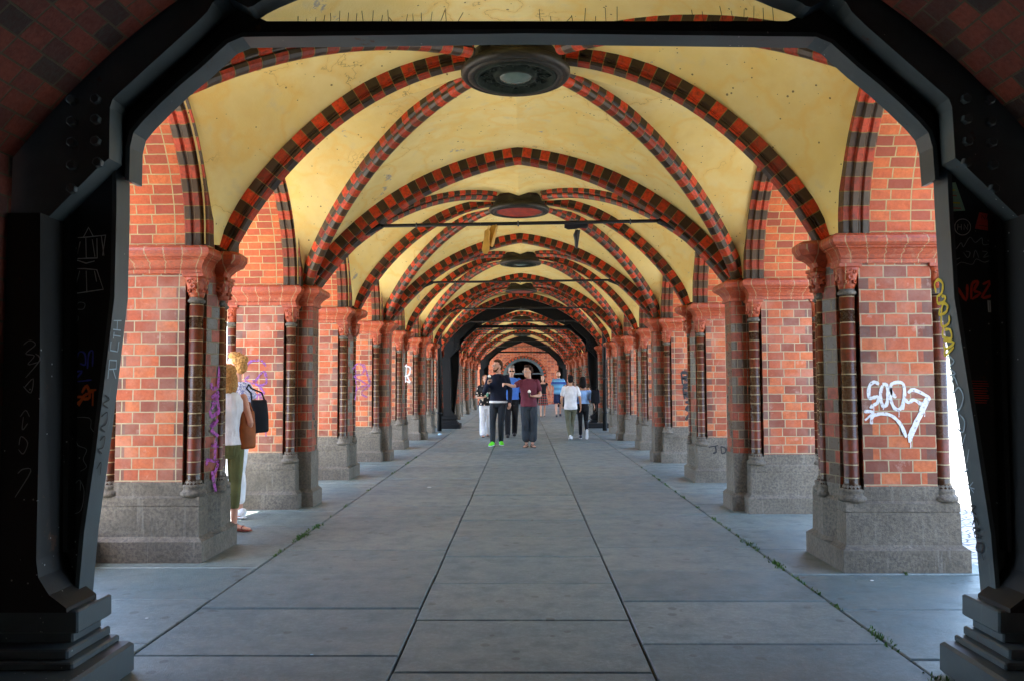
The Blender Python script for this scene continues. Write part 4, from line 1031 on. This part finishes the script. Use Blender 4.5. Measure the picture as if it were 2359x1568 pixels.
# woman with short blond hair at the left opening
p9, j9 = person((-3.03, 8.2, 0), R(-112), 1.72, dict(fem=True, skin='rosy', kn_a=(-.09, -.03, .50), an_a=(-.09, .0, .085), kn_b=(.09, .0, .50), an_b=(.095, .02, .085), el_a=(-.225, .13, 1.17), ha_a=(-.09, .20, .96), hd_a=(.6, .1, -.5), el_b=(.225, .12, 1.165), ha_b=(.08, .20, .95), hd_b=(-.4, .15, -.7), pn_b=(0, .9, 0), cu_b=.8, head_yaw=14, head_pitch=-4, hair='blond', glasses='clear', hairs=SHORT+[((0, .07, .19), (.07, .05, .05)), ((.03, .0, .23), (.06, .07, .035))], top='lace', sleeve=.35, hem=.96, loose=.014, bottom=('pants', 'white', .72), legloose=.020, shoe=('sneaker', 'shoewhite')),
    'woman with short blond hair, lavender top and white cropped trousers at the left opening', .007, WG)
# woman in white sleeveless top, half hidden by the nearest pier
p10, j10 = person((-2.87, 7.55, 0), R(200), 1.60, dict(fem=True, skin='rosy', kn_a=(-.09, -.02, .50), an_a=(-.085, .0, .085), kn_b=(.09, -.02, .50), an_b=(.09, .02, .085), fd_a=(-.8, .35, 0), fd_b=(.1, -1, 0), el_a=(-.24, .05, 1.17), ha_a=(-.20, -.15, 1.02), el_b=(.23, .03, 1.17), ha_b=(.2, -.16, 1.02), hair='blond', hairs=LONG, top='white', topname='sleeveless_top', sleeve=0, hem=.93, loose=.008, bottom=('pants', 'olive2', .55), legloose=.012, shoe=('sandal', 'pinksandal')),
    'woman in white sleeveless top and olive trousers half hidden behind the nearest left pier', .007, WG)
def wpt(root, p):
    s = root.scale[0]; a = root.rotation_euler[2]; x, y, z = p
    return Vector((root.location.x+s*(x*math.cos(a)-y*math.sin(a)), root.location.y+s*(x*math.sin(a)+y*math.cos(a)), s*z))
# ---- things they hold and carry
def ice(pt, label, dark=True):
    r = empty('ice_cream', pt); m = MB(); m.revolve([(.006, -.10), (.012, -.10), (.026, 0.0), (.027, .01)], 0, 0, 12); m.build('cone', plain('dark_wafer', (0.05, 0.03, 0.02), .6), r)
    m = MB(); m.revolve([(.026, .008), (.034, .022), (.034, .042), (.022, .062), (.006, .072)], 0, 0, 14); m.build('scoop', plain('vanilla_ice', (0.8, 0.76, 0.68), .4), r)
    tag(r, label, 'ice cream')
ice(wpt(p1, (-.175, -.285, 1.435)), 'vanilla ice cream raised in front of the navy sweater')
ice(wpt(p2, (.01, -.27, 1.20)), 'vanilla ice cream held against the maroon T-shirt')
r = empty('cup', wpt(p4, (.03, -.27, 1.18))); m = MB(); m.revolve([(.022, 0), (.03, .09)], 0, 0, 14); m.build('body', plain('green_cup', (0.10, 0.36, 0.22), .3), r); m = MB(); m.revolve([(.032, .09), (.033, .1), (.02, .108)], 0, 0, 14); m.build('lid', C['shoewhite'], r)
tag(r, 'pale green drink cup held by the woman in the floral blouse', 'cup')
r = empty('bottle', wpt(p9, (0.04, .27, .80))); m = MB(); m.revolve([(.028, 0), (.033, .01), (.033, .12), (.02, .15)], 0, 0, 16); m.build('body', plain('blue_bottle', (0.12, 0.42, 0.62), .12, .5, 40), r); m = MB(); m.revolve([(.014, .15), (.016, .152), (.016, .175)], 0, 0, 12); m.build('cap', C['shoewhite'], r)
tag(r, 'small blue and white bottle held behind the back of the blond woman', 'bottle')
# brown tote on the shoulder of the white-top woman
def tote(loc, rz, w, h, d, mat, strap_to, label, cat, name):
    r = empty(name, loc, rz); b = Body()
    b.loft([((0, 0, -h*.5), w*.42, d*.3), ((0, 0, -h*.46), w*.5, d*.5), ((0, 0, 0), w*.49, d*.45), ((0, 0, h*.4), w*.44, d*.28), ((0, 0, h*.5), w*.43, d*.12)], n=18); b.make('bag_body', mat, r, .01, 2)
    for q in (-1, 1):
        m = MB(); tp = V3(strap_to); m.tube([(q*w*.36, 0, h*.42), (q*w*.30+tp.x*.2, tp.y*.3, h*.5+(tp.z-h*.5)*.45), (tp.x+q*.03, tp.y, tp.z-.04), (tp.x, tp.y, tp.z)], .009, 6); m.build('strap', mat, r)
    tag(r, label, cat)
tote((-2.70, 7.62, .97), R(62), .20, .37, .12, C['tan'], (-.05, .10, .36), 'brown leather tote bag hanging from the shoulder of the woman in the white top', 'bag', 'tote_bag')
tote((-2.76, 8.12, 1.08), R(60), .24, .34, .17, C['bagblack'], (-.08, .06, .33), 'black backpack on the back of the short-haired blond woman', 'backpack', 'backpack')
tote((1.79, 19.52, 1.06), R(10), .24, .33, .13, C['bagblack'], (-.12, .06, .30), 'black shoulder bag carried by the woman in the off-shoulder top', 'bag', 'shoulder_bag')
def phone(pt, label, col):
    r = empty('phone', pt, .4); m = MB(); m.bbox(-.036, .036, -.005, .005, -.07, .07, .004); m.build('case', plain('phone_case', col, .3), r); m = MB(); m.box(-.031, .031, -.0065, -.0055, -.062, .062); m.build('screen', plain('phone_glass', (0.01, 0.01, 0.012), .05), r)
    tag(r, label, 'phone')
phone(wpt(p8, (-.37, -.13, .88)), 'dark phone in the hand of the woman in the off-shoulder top', (.05, .01, .015))
# ------------------------------------------------------------------ shoes on the tie rod
def shoe_pair(name, loc, label, mat, solem, specs, laces):
    r = empty(name, loc)
    for (p, rot, sc) in specs:
        Rm = Matrix.Rotation(R(rot[0]), 3, 'X') @ Matrix.Rotation(R(rot[1]), 3, 'Y') @ Matrix.Rotation(R(rot[2]), 3, 'Z')
        def q(v): return tuple(V3(p)+Rm @ (V3(v)*sc))
        b = Body(); b.loft([(q((0, .006, .13)), .02*sc, .02*sc), (q((0, .02, .11)), .036*sc, .035*sc), (q((0, .03, .05)), .034*sc, .045*sc), (q((0, .015, -.03)), .042*sc, .028*sc), (q((0, .008, -.11)), .045*sc, .02*sc), (q((0, .0, -.14)), .025*sc, .012*sc)], lat=Rm @ V3((1, 0, 0)))
        s = b.make('shoe', mat, r, .006, 2)
        b = Body(); b.loft([(q((0, -.01, .135)), .018*sc, .012*sc), (q((0, -.01, .115)), .034*sc, .013*sc), (q((0, -.01, .04)), .030*sc, .013*sc), (q((0, -.01, -.03)), .042*sc, .013*sc), (q((0, -.01, -.10)), .046*sc, .013*sc), (q((0, -.01, -.145)), .026*sc, .012*sc)], lat=Rm @ V3((1, 0, 0)))
        b.make('sole', solem, s, .005, 1)
    for l in laces:
        m = MB(); m.tube(l, .004, 5); m.build('lace', solem, r)
    tag(r, label, 'shoes')
yrod = yc(2)-0.02
px = lambda x, y: unproj(x, y, Y=yrod)
c = px(1128, 516)
ym = plain('yellow_suede', (0.52, 0.27, 0.03), .7); ys_ = plain('yellow_sole', (0.60, 0.33, 0.05), .6)
shoe_pair('hanging_shoes', (c.x, yrod+.02, c.z), 'pair of yellow-brown shoes hanging by their laces from the first tie rod', ym, ys_,
          [((-.04, -.03, -.21), (8, 6, 0), 1.0), ((.045, .02, -.12), (4, 14, 70), 1.0)], [[(-.01, 0, 0), (-.035, -.02, -.09)], [(.0, 0, 0), (.04, 0, -.02)], [(.008, 0, .02), (-.02, -.01, -.08)]])
c = px(1328, 511)
bk = C['shoeblack']
shoe_pair('hanging_shoes', (c.x, yrod+.02, c.z), 'pair of black shoes dangling from the right part of the first tie rod', bk, bk,
          [((0.0, .0, -.045), (20, 90, 0), 1.0), ((.01, 0, -.20), (12, 8, 90), .78)], [[(0, 0, .02), (0.0, 0, -.16)], [(-.02, 0, 0), (-.012, 0, -.17)], [(.012, 0, .03), (.02, 0, -.03)]])

# ------------------------------------------------------------------ paint marks and stickers
def paint(name, col, rough=.6, patchy=0.0):
    m = plain(name, col, rough, .1, 30)
    if patchy:          # worn, porous spray paint
        t = m.node_tree; n = t.nodes.new('ShaderNodeTexNoise'); n.inputs['Scale'].default_value = 38; n.inputs['Detail'].default_value = 5; n.inputs['Roughness'].default_value = .7
        tc = t.nodes.new('ShaderNodeTexCoord'); t.links.new(tc.outputs['Object'], n.inputs['Vector'])
        r = t.nodes.new('ShaderNodeMapRange'); r.inputs[1].default_value = .5-.12*patchy-.08; r.inputs[2].default_value = .5-.12*patchy+.10; t.links.new(n.outputs['Fac'], r.inputs[0]); t.links.new(r.outputs[0], t.nodes['Principled BSDF'].inputs['Alpha'])
    return m
PW = paint('white_paint', (0.62, 0.64, 0.66), .6, 1.2); PP = paint('purple_paint', (0.32, 0.035, 0.28), .6, .6); PP2 = paint('violet_paint', (0.19, 0.05, 0.26), .6, .3); PK = paint('black_paint', (0.010, 0.010, 0.012), .7, 1.6); PY = paint('yellow_paint', (0.75, 0.55, 0.02)); PR = paint('red_paint', (0.72, 0.05, 0.02)); PO = paint('orange_paint', (0.90, 0.15, 0.02)); PB = paint('blue_paint', (0.08, 0.10, 0.62)); PC = paint('chalk', (0.55, 0.57, 0.57)); PLB = paint('pale_blue_paint', (0.30, 0.42, 0.50)); PG = paint('grey_scratch', (0.28, 0.30, 0.32))
def dens(pl, k=4):
    if len(pl) < 3: return [tuple(p) for p in pl]
    out = []; n = len(pl)
    for i in range(n-1):
        p0, p1, p2, p3 = pl[max(i-1, 0)], pl[i], pl[i+1], pl[min(i+2, n-1)]
        for j in range(k):
            t = j/k; out.append(tuple(0.5*((2*p1[a])+(-p0[a]+p2[a])*t+(2*p0[a]-5*p1[a]+4*p2[a]-p3[a])*t*t+(-p0[a]+3*p1[a]-3*p2[a]+p3[a])*t**3) for a in (0, 1)))
    out.append(tuple(pl[-1])); return out
def strokes(name, polys, fn, nrm, width, mat, parent, smooth=True, off=.003):
    """brush strokes lying on a surface: fn maps a measured point to the surface"""
    mb = MB(); nrm = V3(nrm).normalized()
    for si, pl in enumerate(polys):
        P = [fn(*p)+nrm*(0.0006*si) for p in (dens(pl) if smooth else pl)]
        L, Rr = [], []
        for i, p in enumerate(P):
            t = (P[min(i+1, len(P)-1)]-P[max(i-1, 0)])
            if t.length < 1e-6: t = Vector((0, 0, 1))
            t.normalize(); s = t.cross(nrm).normalized()*width*.5*(random.uniform(.75, 1.15) if 0 < i < len(P)-1 else .6)
            L.append(p+s+nrm*off); Rr.append(p-s+nrm*off)
        mb.rings([[tuple(a), tuple(b)] for a, b in zip(L, Rr)], closed=False)
    inv = (Matrix.Translation(parent.location) @ Matrix.Rotation(parent.rotation_euler[2], 4, 'Z')).inverted()
    mb.v = [tuple(inv @ V3(v)) for v in mb.v]
    return mb.build(name, mat, parent, fixn=False)
def c5(x, y): return 1567.8+x/2.0006, 783.9+y/2.0006
def c3(x, y): return 1567.8+x/2.0006, y/2.0006
def c1(x, y): return x/2.0003, y/2.0003
def c4(x, y): return x/2.0003, 783.9+y/2.0003
def onY(cf, Y): return lambda x, y: unproj(*cf(x, y), Y=Y)
def idc(x, y): return x, y
def yfront(side, k, h=CY): return yc(k)-0.057*side*(HW+0.47)-h
fr_ = piers[(1, 1)]
strokes('paint_tag', [[(912, 200), (890, 190), (868, 210), (866, 262), (885, 262), (908, 258), (905, 285), (880, 300), (876, 312)], [(928, 205), (918, 250), (930, 300), (948, 290), (952, 230), (944, 200), (928, 202)],
    [(968, 215), (966, 270), (985, 312), (1012, 312), (1028, 262), (1024, 200), (990, 192), (966, 205), (972, 240), (990, 262)], [(1022, 318), (1026, 270), (1048, 285), (1072, 272), (1104, 290), (1114, 282)],
    [(1045, 240), (1072, 226), (1138, 258), (1140, 272)], [(1140, 262), (1112, 330), (1078, 400), (1052, 468)], [(1128, 262), (1100, 330), (1062, 410), (1048, 440)], [(1048, 440), (1052, 468)],
    [(842, 326), (880, 328), (882, 350)], [(846, 366), (876, 340)], [(876, 384), (880, 350), (920, 336), (970, 346), (1010, 385), (1036, 444)]],
    onY(c5, yfront(1, 1)), (0, -1, 0), .026, PW, fr_)
for (x_, y_, l_) in ((886, 300, 34), (930, 296, 22), (1002, 312, 40), (1056, 468, 26), (1120, 320, 30)):
    strokes('paint_drip', [[(x_, y_), (x_+1, y_+l_*.6), (x_, y_+l_)]], onY(c5, yfront(1, 1)), (0, -1, 0), .006, PW, fr_, off=.0085)
xin = -2.975-0.055+CX; yin = yc(1)+0.057*2.975
def wedge(x, y):          # the slanting brick face of the nearest left pier
    X = xin+.02
    for _ in range(8):
        q = unproj(*c4(x, y), X=X); X = xin-.01+.06*min(1, max(0, (q.y-(yin-.19))/.16))
    return q
strokes('paint_tag', [[(960, 155), (1012, 118)], [(1010, 118), (1002, 215)], [(975, 222), (1002, 215)], [(975, 222), (962, 160)], [(972, 262), (1006, 235)], [(974, 290), (1006, 250)], [(962, 330), (1000, 268), (1004, 330), (968, 352)], [(968, 352), (962, 300)], [(998, 365), (972, 415), (1002, 440)], [(960, 400), (1000, 362)], [(950, 478), (1006, 484)], [(990, 450), (984, 545)], [(944, 548), (1005, 556)], [(1004, 556), (972, 640)], [(972, 600), (988, 694)], [(950, 545), (946, 575)]],
    wedge, (1, -.35, 0), .05, PP, piers[(-1, 1)], smooth=False, off=.004)
strokes('paint_tag', [[(1135, 118), (1160, 95), (1205, 92), (1224, 118)], [(1150, 160), (1132, 185), (1165, 196), (1205, 150), (1222, 150), (1226, 195), (1190, 205), (1165, 180)], [(1190, 205), (1216, 240), (1190, 250), (1180, 270)], [(1178, 245), (1222, 275)]],
    onY(c4, yfront(-1, 2)), (0, -1, 0), .03, PP2, piers[(-1, 2)])
strokes('paint_dash', [[(1222, 380), (1226, 440)]], onY(c4, yfront(-1, 2)), (0, -1, 0), .03, PP2, piers[(-1, 2)])
strokes('paint_tag', [[(812, 850), (822, 838), (836, 842), (836, 860), (816, 866), (846, 884)], [(818, 842), (820, 882)], [(838, 838), (848, 868), (852, 880)], [(818, 900), (836, 888), (852, 886), (832, 904), (846, 914)], [(822, 884), (818, 920)]],
    onY(idc, yfront(-1, 3)), (0, -1, 0), .03, PP2, piers[(-1, 3)])
strokes('paint_tag', [[(932, 842), (944, 846), (942, 862), (932, 866)], [(936, 838), (934, 880)], [(938, 866), (944, 880), (936, 876)]], onY(idc, yfront(-1, 5)), (0, -1, 0), .035, PW, piers[(-1, 5)])
strokes('paint_tag', [[(2, 145), (8, 200)], [(2, 145), (28, 150), (30, 165), (8, 172), (38, 185), (36, 200), (8, 204)], [(10, 216), (18, 268)], [(10, 216), (38, 220), (34, 238), (14, 244), (46, 264)], [(20, 284), (52, 282), (24, 318), (60, 318)], [(22, 366), (46, 336), (62, 392)], [(30, 356), (60, 362)]],
    onY(c5, yfront(1, 4)), (0, -1, 0), .052, PK, piers[(1, 4)])
strokes('paint_tag', [[(128, 490), (172, 482)], [(158, 484), (162, 512), (148, 518)], [(184, 486), (188, 520)], [(184, 486), (206, 496), (204, 514), (188, 520)], [(214, 486), (216, 520)], [(236, 496), (214, 508)]],
    onY(c5, yfront(1, 3, .34)), (0, -1, 0), .024, PK, piers[(1, 3)])
# marks on the near portal
YP = 3.848
def L1(name, polys, cf, Y, w_, mat, **k): return strokes(name, polys, onY(cf, Y), (0, -1, 0), w_, mat, NEARF, **k)
L1('chalk_drawing', [[(305, 1100), (395, 1095), (490, 1085)], [(305, 1105), (320, 1195), (450, 1190), (448, 1100)], [(385, 1098), (410, 1050), (432, 1092)], [(340, 1120), (360, 1170), (372, 1115)], [(398, 1100), (400, 1190)], [(428, 1105), (440, 1185)], [(470, 1090), (482, 1180)], [(490, 1085), (476, 1180)], [(325, 1240), (355, 1200), (400, 1215), (440, 1205)], [(330, 1245), (305, 1320), (345, 1355), (480, 1335), (450, 1245), (395, 1240), (325, 1240)], [(372, 1250), (345, 1350)], [(402, 1250), (405, 1350)], [(440, 1250), (450, 1300)]], c1, YP, .007, PC, smooth=False)
L1('chalk_tag', [[(345, 1420), (365, 1395), (392, 1400), (385, 1425), (350, 1425)], [(300, 1500), (330, 1455), (362, 1460), (350, 1500), (320, 1510)], [(330, 1480), (325, 1540)], [(345, 1505), (360, 1540)]], c1, YP, .004, PG)
L1('orange_tag', [[(296, 235), (306, 292)], [(340, 225), (300, 262), (345, 262)], [(345, 235), (352, 290), (385, 262), (355, 258)], [(380, 240), (402, 206), (415, 262), (378, 262), (440, 225)], [(365, 300), (400, 240)], [(418, 226), (446, 226)], [(432, 226), (430, 300)]], c4, YP, .014, PO)
L1('blue_tag', [[(290, 100), (310, 40), (330, 30), (320, 110), (355, 110)], [(285, 108), (330, 95)], [(350, 110), (365, 55), (392, 60), (395, 110), (370, 105)], [(405, 130), (412, 60), (430, 50), (428, 120)], [(310, 155), (380, 140), (350, 185), (425, 180)]], c4, YP, .009, PB)
L1('outline_tag', [[(262, 600), (270, 540), (300, 510), (275, 480), (320, 450), (345, 435), (360, 480), (400, 500), (385, 545), (400, 580), (372, 600)], [(310, 445), (306, 365), (412, 355), (420, 400), (435, 420)], [(330, 500), (350, 520), (330, 545), (352, 560), (328, 580), (350, 610)], [(300, 640), (330, 610), (340, 660), (370, 640), (372, 690)], [(265, 650), (262, 745), (315, 745), (330, 790), (375, 780), (390, 690), (372, 640)], [(270, 690), (300, 660), (320, 700), (290, 705)]], c4, YP, .004, PG)
L1('grey_tag', [[(110, 20), (140, 0), (165, 20), (120, 60), (160, 70), (130, 110), (175, 100)], [(165, 60), (185, 90), (120, 170)], [(115, 215), (155, 175), (145, 240), (110, 210)]], c4, 3.597, .005, PG)
L1('grey_tag', [[(95, 350), (120, 320), (138, 350)], [(110, 350), (105, 410), (130, 380)], [(90, 480), (100, 440), (130, 470), (110, 520), (88, 500)], [(85, 610), (110, 590), (145, 600), (72, 720)]], c4, 3.597, .005, PG)
L1('red_tag', [[(1272, 1390), (1270, 1325), (1312, 1385), (1318, 1312)], [(1335, 1380), (1340, 1310), (1368, 1300), (1350, 1340), (1378, 1352), (1340, 1380)], [(1388, 1312), (1425, 1300), (1385, 1372), (1432, 1362)], [(1450, 1300), (1448, 1345)]], c3, YP, .013, PR)
L1('scratch_cloud', [[(1240, 1195), (1235, 1160), (1265, 1150), (1290, 1120), (1300, 1140), (1330, 1095), (1355, 1120), (1385, 1098), (1392, 1130), (1440, 1128), (1448, 1180), (1400, 1210), (1360, 1195), (1340, 1220), (1290, 1210), (1260, 1228), (1240, 1195)], [(1265, 1160), (1262, 1195), (1285, 1190)], [(1300, 1165), (1320, 1190), (1330, 1165), (1310, 1160)], [(1345, 1190), (1355, 1155), (1370, 1190)], [(1385, 1160), (1410, 1165), (1390, 1188), (1420, 1180)]], c3, YP, .004, PG)
L1('outline_tag', [[(1460, 560), (1490, 570), (1470, 620), (1500, 640), (1480, 680), (1503, 720), (1470, 745), (1450, 745)], [(1465, 610), (1500, 620)], [(1462, 670), (1500, 690)]], c5, YP, .004, PG)
L1('faded_red_print', [[(1340+random.uniform(-6, 6), y_), (1410+random.uniform(-8, 8), y_+2)] for y_ in range(185, 290, 11)], c5, YP, .006, PR, smooth=False)
# along the inner flanges
P2m = [(-1.99, 2.45), (-1.99, 2.25), (-2.0, 1.83), (-2.05, 1.41), (-2.09, 1.084), (-2.147, 0.69), (-2.176, 0.36)]
def flange(cf, side):
    pm = [FX(side*-x, z) for x, z in P2m]
    def f(x, y):
        pxx = cf(x, y); X = pm[2][0]+.015
        for _ in range(6):
            q = unproj(*pxx, X=X); z = q.z
            for (xa, za), (xb, zb) in zip(pm, pm[1:]):
                if za >= z >= zb: X = xa+(xb-xa)*(za-z)/(za-zb)+.015; break
        return unproj(*pxx, X=X)
    return f
fl, frr = flange(c4, -1), flange(c5, 1); f1, f3 = flange(c1, -1), flange(c3, 1)
strokes('pale_blue_letters', [[(520, 1478), (556, 1478)], [(537, 1478), (535, 1520)], [(516, 1518), (552, 1522)], [(516, 1545), (550, 1550)], [(520, 1530), (516, 1560)]], f1, (1, 0, 0), .009, PLB, NEARF, smooth=False, off=.004)
strokes('pale_blue_letters', [[(508, 5), (504, 45), (538, 52)], [(538, 50), (544, 5)], [(500, 88), (492, 175)], [(500, 90), (532, 92), (530, 130), (498, 132)], [(515, 132), (528, 175)]], fl, (1, 0, 0), .010, PLB, NEARF, smooth=False, off=.004)
strokes('black_scrawl', [[(480, 250), (500, 270), (470, 290), (495, 310)], [(462, 350), (490, 330), (485, 380), (460, 400), (480, 420)], [(455, 460), (478, 440), (470, 490), (448, 500), (465, 520)], [(440, 590), (460, 560), (455, 620)]], fl, (1, 0, 0), .008, PK, NEARF, off=.004)
strokes('yellow_scrawl', [[(1180, 1350), (1172, 1310), (1190, 1290), (1210, 1310), (1205, 1350), (1185, 1370), (1190, 1400), (1215, 1390), (1222, 1370), (1205, 1365)], [(1200, 1420), (1195, 1450), (1225, 1440), (1232, 1410), (1210, 1405), (1205, 1500), (1238, 1490), (1240, 1455)], [(1215, 1510), (1212, 1550), (1250, 1560), (1245, 1520), (1220, 1520)]], f3, (-1, 0, 0), .016, PY, NEARF, off=.004)
strokes('yellow_scrawl', [[(1212, 0), (1262, 10), (1222, 40), (1215, 10)], [(1225, 30), (1220, 70), (1262, 30)]], frr, (-1, 0, 0), .014, PY, NEARF, off=.004)
strokes('white_scrawl', [[(1235, 120), (1232, 70), (1262, 95), (1240, 125), (1268, 150), (1240, 160)], [(1252, 200), (1262, 165), (1280, 205)], [(1262, 215), (1258, 290), (1285, 320), (1306, 260), (1285, 215), (1262, 240)], [(1275, 340), (1280, 400), (1305, 420), (1312, 370), (1290, 340)], [(1285, 440), (1302, 470)], [(1318, 430), (1296, 500)], [(1300, 520), (1312, 600), (1328, 590)], [(1335, 500), (1325, 560)], [(1325, 655), (1358, 700)], [(1325, 690), (1355, 650)], [(1330, 672), (1362, 682)]], frr, (-1, 0, 0), .009, PLB, NEARF, off=.004)
strokes('black_letters', [[(1340, 760), (1345, 800)], [(1340, 760), (1362, 762), (1345, 782), (1366, 800)], [(1348, 850), (1362, 815), (1378, 850)], [(1352, 862), (1360, 905)], [(1352, 862), (1380, 866), (1358, 884), (1388, 900), (1362, 906)], [(1370, 930), (1368, 965), (1392, 970), (1394, 935), (1370, 930)], [(1395, 985), (1402, 1010)]], frr, (-1, 0, 0), .010, PK, NEARF, off=.004)
def sticker(pts, cf, Y, mat, extra=None):
    m = MB(); q = [unproj(*cf(*p), Y=Y) for p in pts]; m.rings([[tuple(a-V3((0, .0015, 0))-NEARF.location) for a in q], [tuple(a+V3((0, .001, 0))-NEARF.location) for a in q]], cap=True)
    s = m.build('sticker', mat, NEARF)
    for (pl, w_, mt) in (extra or []):
        mm = strokes('sticker_print', pl, onY(cf, Y), (0, -1, 0), w_, mt, NEARF, smooth=False, off=.0025)
        mm.parent = s
PSG = paint('pale_green_print', (0.30, 0.48, 0.33)); PSR = paint('dull_red_print', (0.55, 0.04, 0.03)); PSW = paint('dull_white_print', (0.55, 0.55, 0.52))
sticker([(1222, 845), (1265, 842), (1310, 972), (1218, 978)], c3, YP, PSG, [([[(1235, 900), (1270, 905)], [(1228, 960), (1290, 962)]], .008, PR), ([[(1230, 880), (1262, 878)], [(1235, 935), (1285, 938)]], .012, PY)])
sticker([(1297+42*math.cos(a), 1048+42*math.sin(a)) for a in [2*PI*i/20 for i in range(20)]], c3, YP, PK, [([[(1297+37*math.cos(a), 1048+37*math.sin(a)) for a in [2*PI*i/20 for i in range(21)]], [(1275, 1035), (1273, 1062)], [(1290, 1035), (1290, 1062)], [(1273, 1048), (1290, 1048)], [(1302, 1062), (1302, 1035), (1318, 1062), (1320, 1035)]], .004, PSW)])
sticker([(1375, 980), (1437, 990), (1420, 1065), (1355, 1055)], c3, YP, PSR, [([[(1385, 1010), (1383, 990), (1400, 1012), (1402, 993)], [(1412, 995), (1424, 1000), (1420, 1015), (1408, 1012), (1412, 995)], [(1372, 1040), (1412, 1046)]], .005, PK)])
sticker([(1412, 1385), (1462, 1388), (1466, 1440), (1416, 1440)], c3, YP, PSW, [([[(1420, 1395), (1422, 1432)], [(1428, 1395), (1430, 1432)], [(1436, 1395), (1438, 1432)]], .003, PK)])
# bird spikes on the tie beam
mb = MB(); rs_ = random.Random(3)
xs = [-1.15+0.042*i for i in range(20)]+[0.08+0.055*i for i in range(8)]+[0.85+0.05*i for i in range(9)]
for x in xs:
    tt = rs_.uniform(-.012, .012) if rs_.random() < .8 else rs_.uniform(-.05, .05)
    mb.tube([(x, 0, 3.20), (x+tt, 0, 3.20+rs_.uniform(.045, .095))], .0016, 5)
mb.v = [(v[0], v[1], v[2]+.012) for v in mb.v]
mb.build('bird_spike_strip', M['iron_dark'], NEARF)

# ------------------------------------------------------------------ moss in the joints, litter
GM = plain('moss_green', (0.045, 0.11, 0.012), .8, .5, 40)
mb = MB()
def tuft(x, y, n, r):
    for _ in range(n):
        a = random.uniform(0, 2*PI); d = random.random()*r; px_, py_ = x+math.cos(a)*d*.35, y+math.sin(a)*d*1.6; h = random.uniform(.006, .022); w_ = random.uniform(.004, .009); b = random.uniform(0, PI)
        dx, dy = math.cos(b)*w_, math.sin(b)*w_; lx, ly = random.uniform(-.012, .012), random.uniform(-.012, .012)
        mb.poly([(px_-dx, py_-dy, -.004), (px_+dx, py_+dy, -.004), (px_+lx+dx*.3, py_+ly+dy*.3, h), (px_+lx-dx*.3, py_+ly-dy*.3, h)])
for x, y0, y1, dn in ((-2.06, 5.5, 16, 14), (1.965, 3.9, 14, 26)):
    for _ in range(dn): tuft(x, random.uniform(y0, y1), random.randint(4, 14), random.uniform(.03, .09))
for (px_, py_, n) in ((705, 1235, 120), (735, 1214, 50), (1710, 1254, 50), (1765, 1297, 50), (1985, 1464, 50), (1990, 1590, 50)):
    q = unproj(px_, py_, Z=0); tuft((-2.06 if px_ < 1000 else 1.965), q.y, n, .16)
for (px_, py_) in ((1970, 1312), (2190, 1315), (2080, 1318)): q = unproj(px_, py_, Z=0); tuft(q.x, q.y, 60, .05)
for _ in range(5): tuft(-3.45+random.random()*.1, random.uniform(4.5, 6.2), 30, .05)
tag(mb.build('moss', GM, fixn=False), 'tufts of green moss growing in the paving joints', 'moss', kind='stuff')
LW = paint('litter_paper', (0.7, 0.7, 0.68)); LB = paint('pale_blue_plastic', (0.30, 0.50, 0.62))
for i, (px_, py_, sz, lab, mt) in enumerate(((1013, 1001, .10, 'crumpled pale blue paper cup lying near the left drain pipe', LB), (988, 1122, .05, 'small flat scrap of white paper on the left paving strip', LW), (718, 1508, .016, 'tiny pale blue scrap on the nearest left slab', LB), (2008, 1337, .022, 'small pale yellow scrap before the plinth of the nearest right pier', LW), (338, 1424, .018, 'tiny white crumb beside the foot of the left portal post', LW))):
    q = unproj(px_, py_, Z=0); m = MB(); n = 9
    rr = [[(sz*(.5+.12*random.random())*s_*math.cos(2*PI*j/n), sz*(.35+.1*random.random())*s_*math.sin(2*PI*j/n), z_*sz) for j in range(n)] for s_, z_ in ((1, .02), (1.0, .12), (.7, .4 if i == 0 else .16), (.2, .5 if i == 0 else .14))]
    m.rings(rr, cap=True); o = m.build('litter', mt); o.location = (q.x, q.y, .003); tag(o, lab, 'litter')
# low granite kerb of the balustrade outside the left arcade
for i in range(6):
    y0 = yc(i)+.17+.40; m = MB(); m.bbox(-3.66, -3.40, y0, y0+SP-.80, -.03, .25, .012); o = m.build('balustrade_kerb', M['stone'])
    tag(o, 'low granite kerb closing the %s side opening on the left' % ordn[i+1], 'kerb', 'granite kerbs in the left openings')
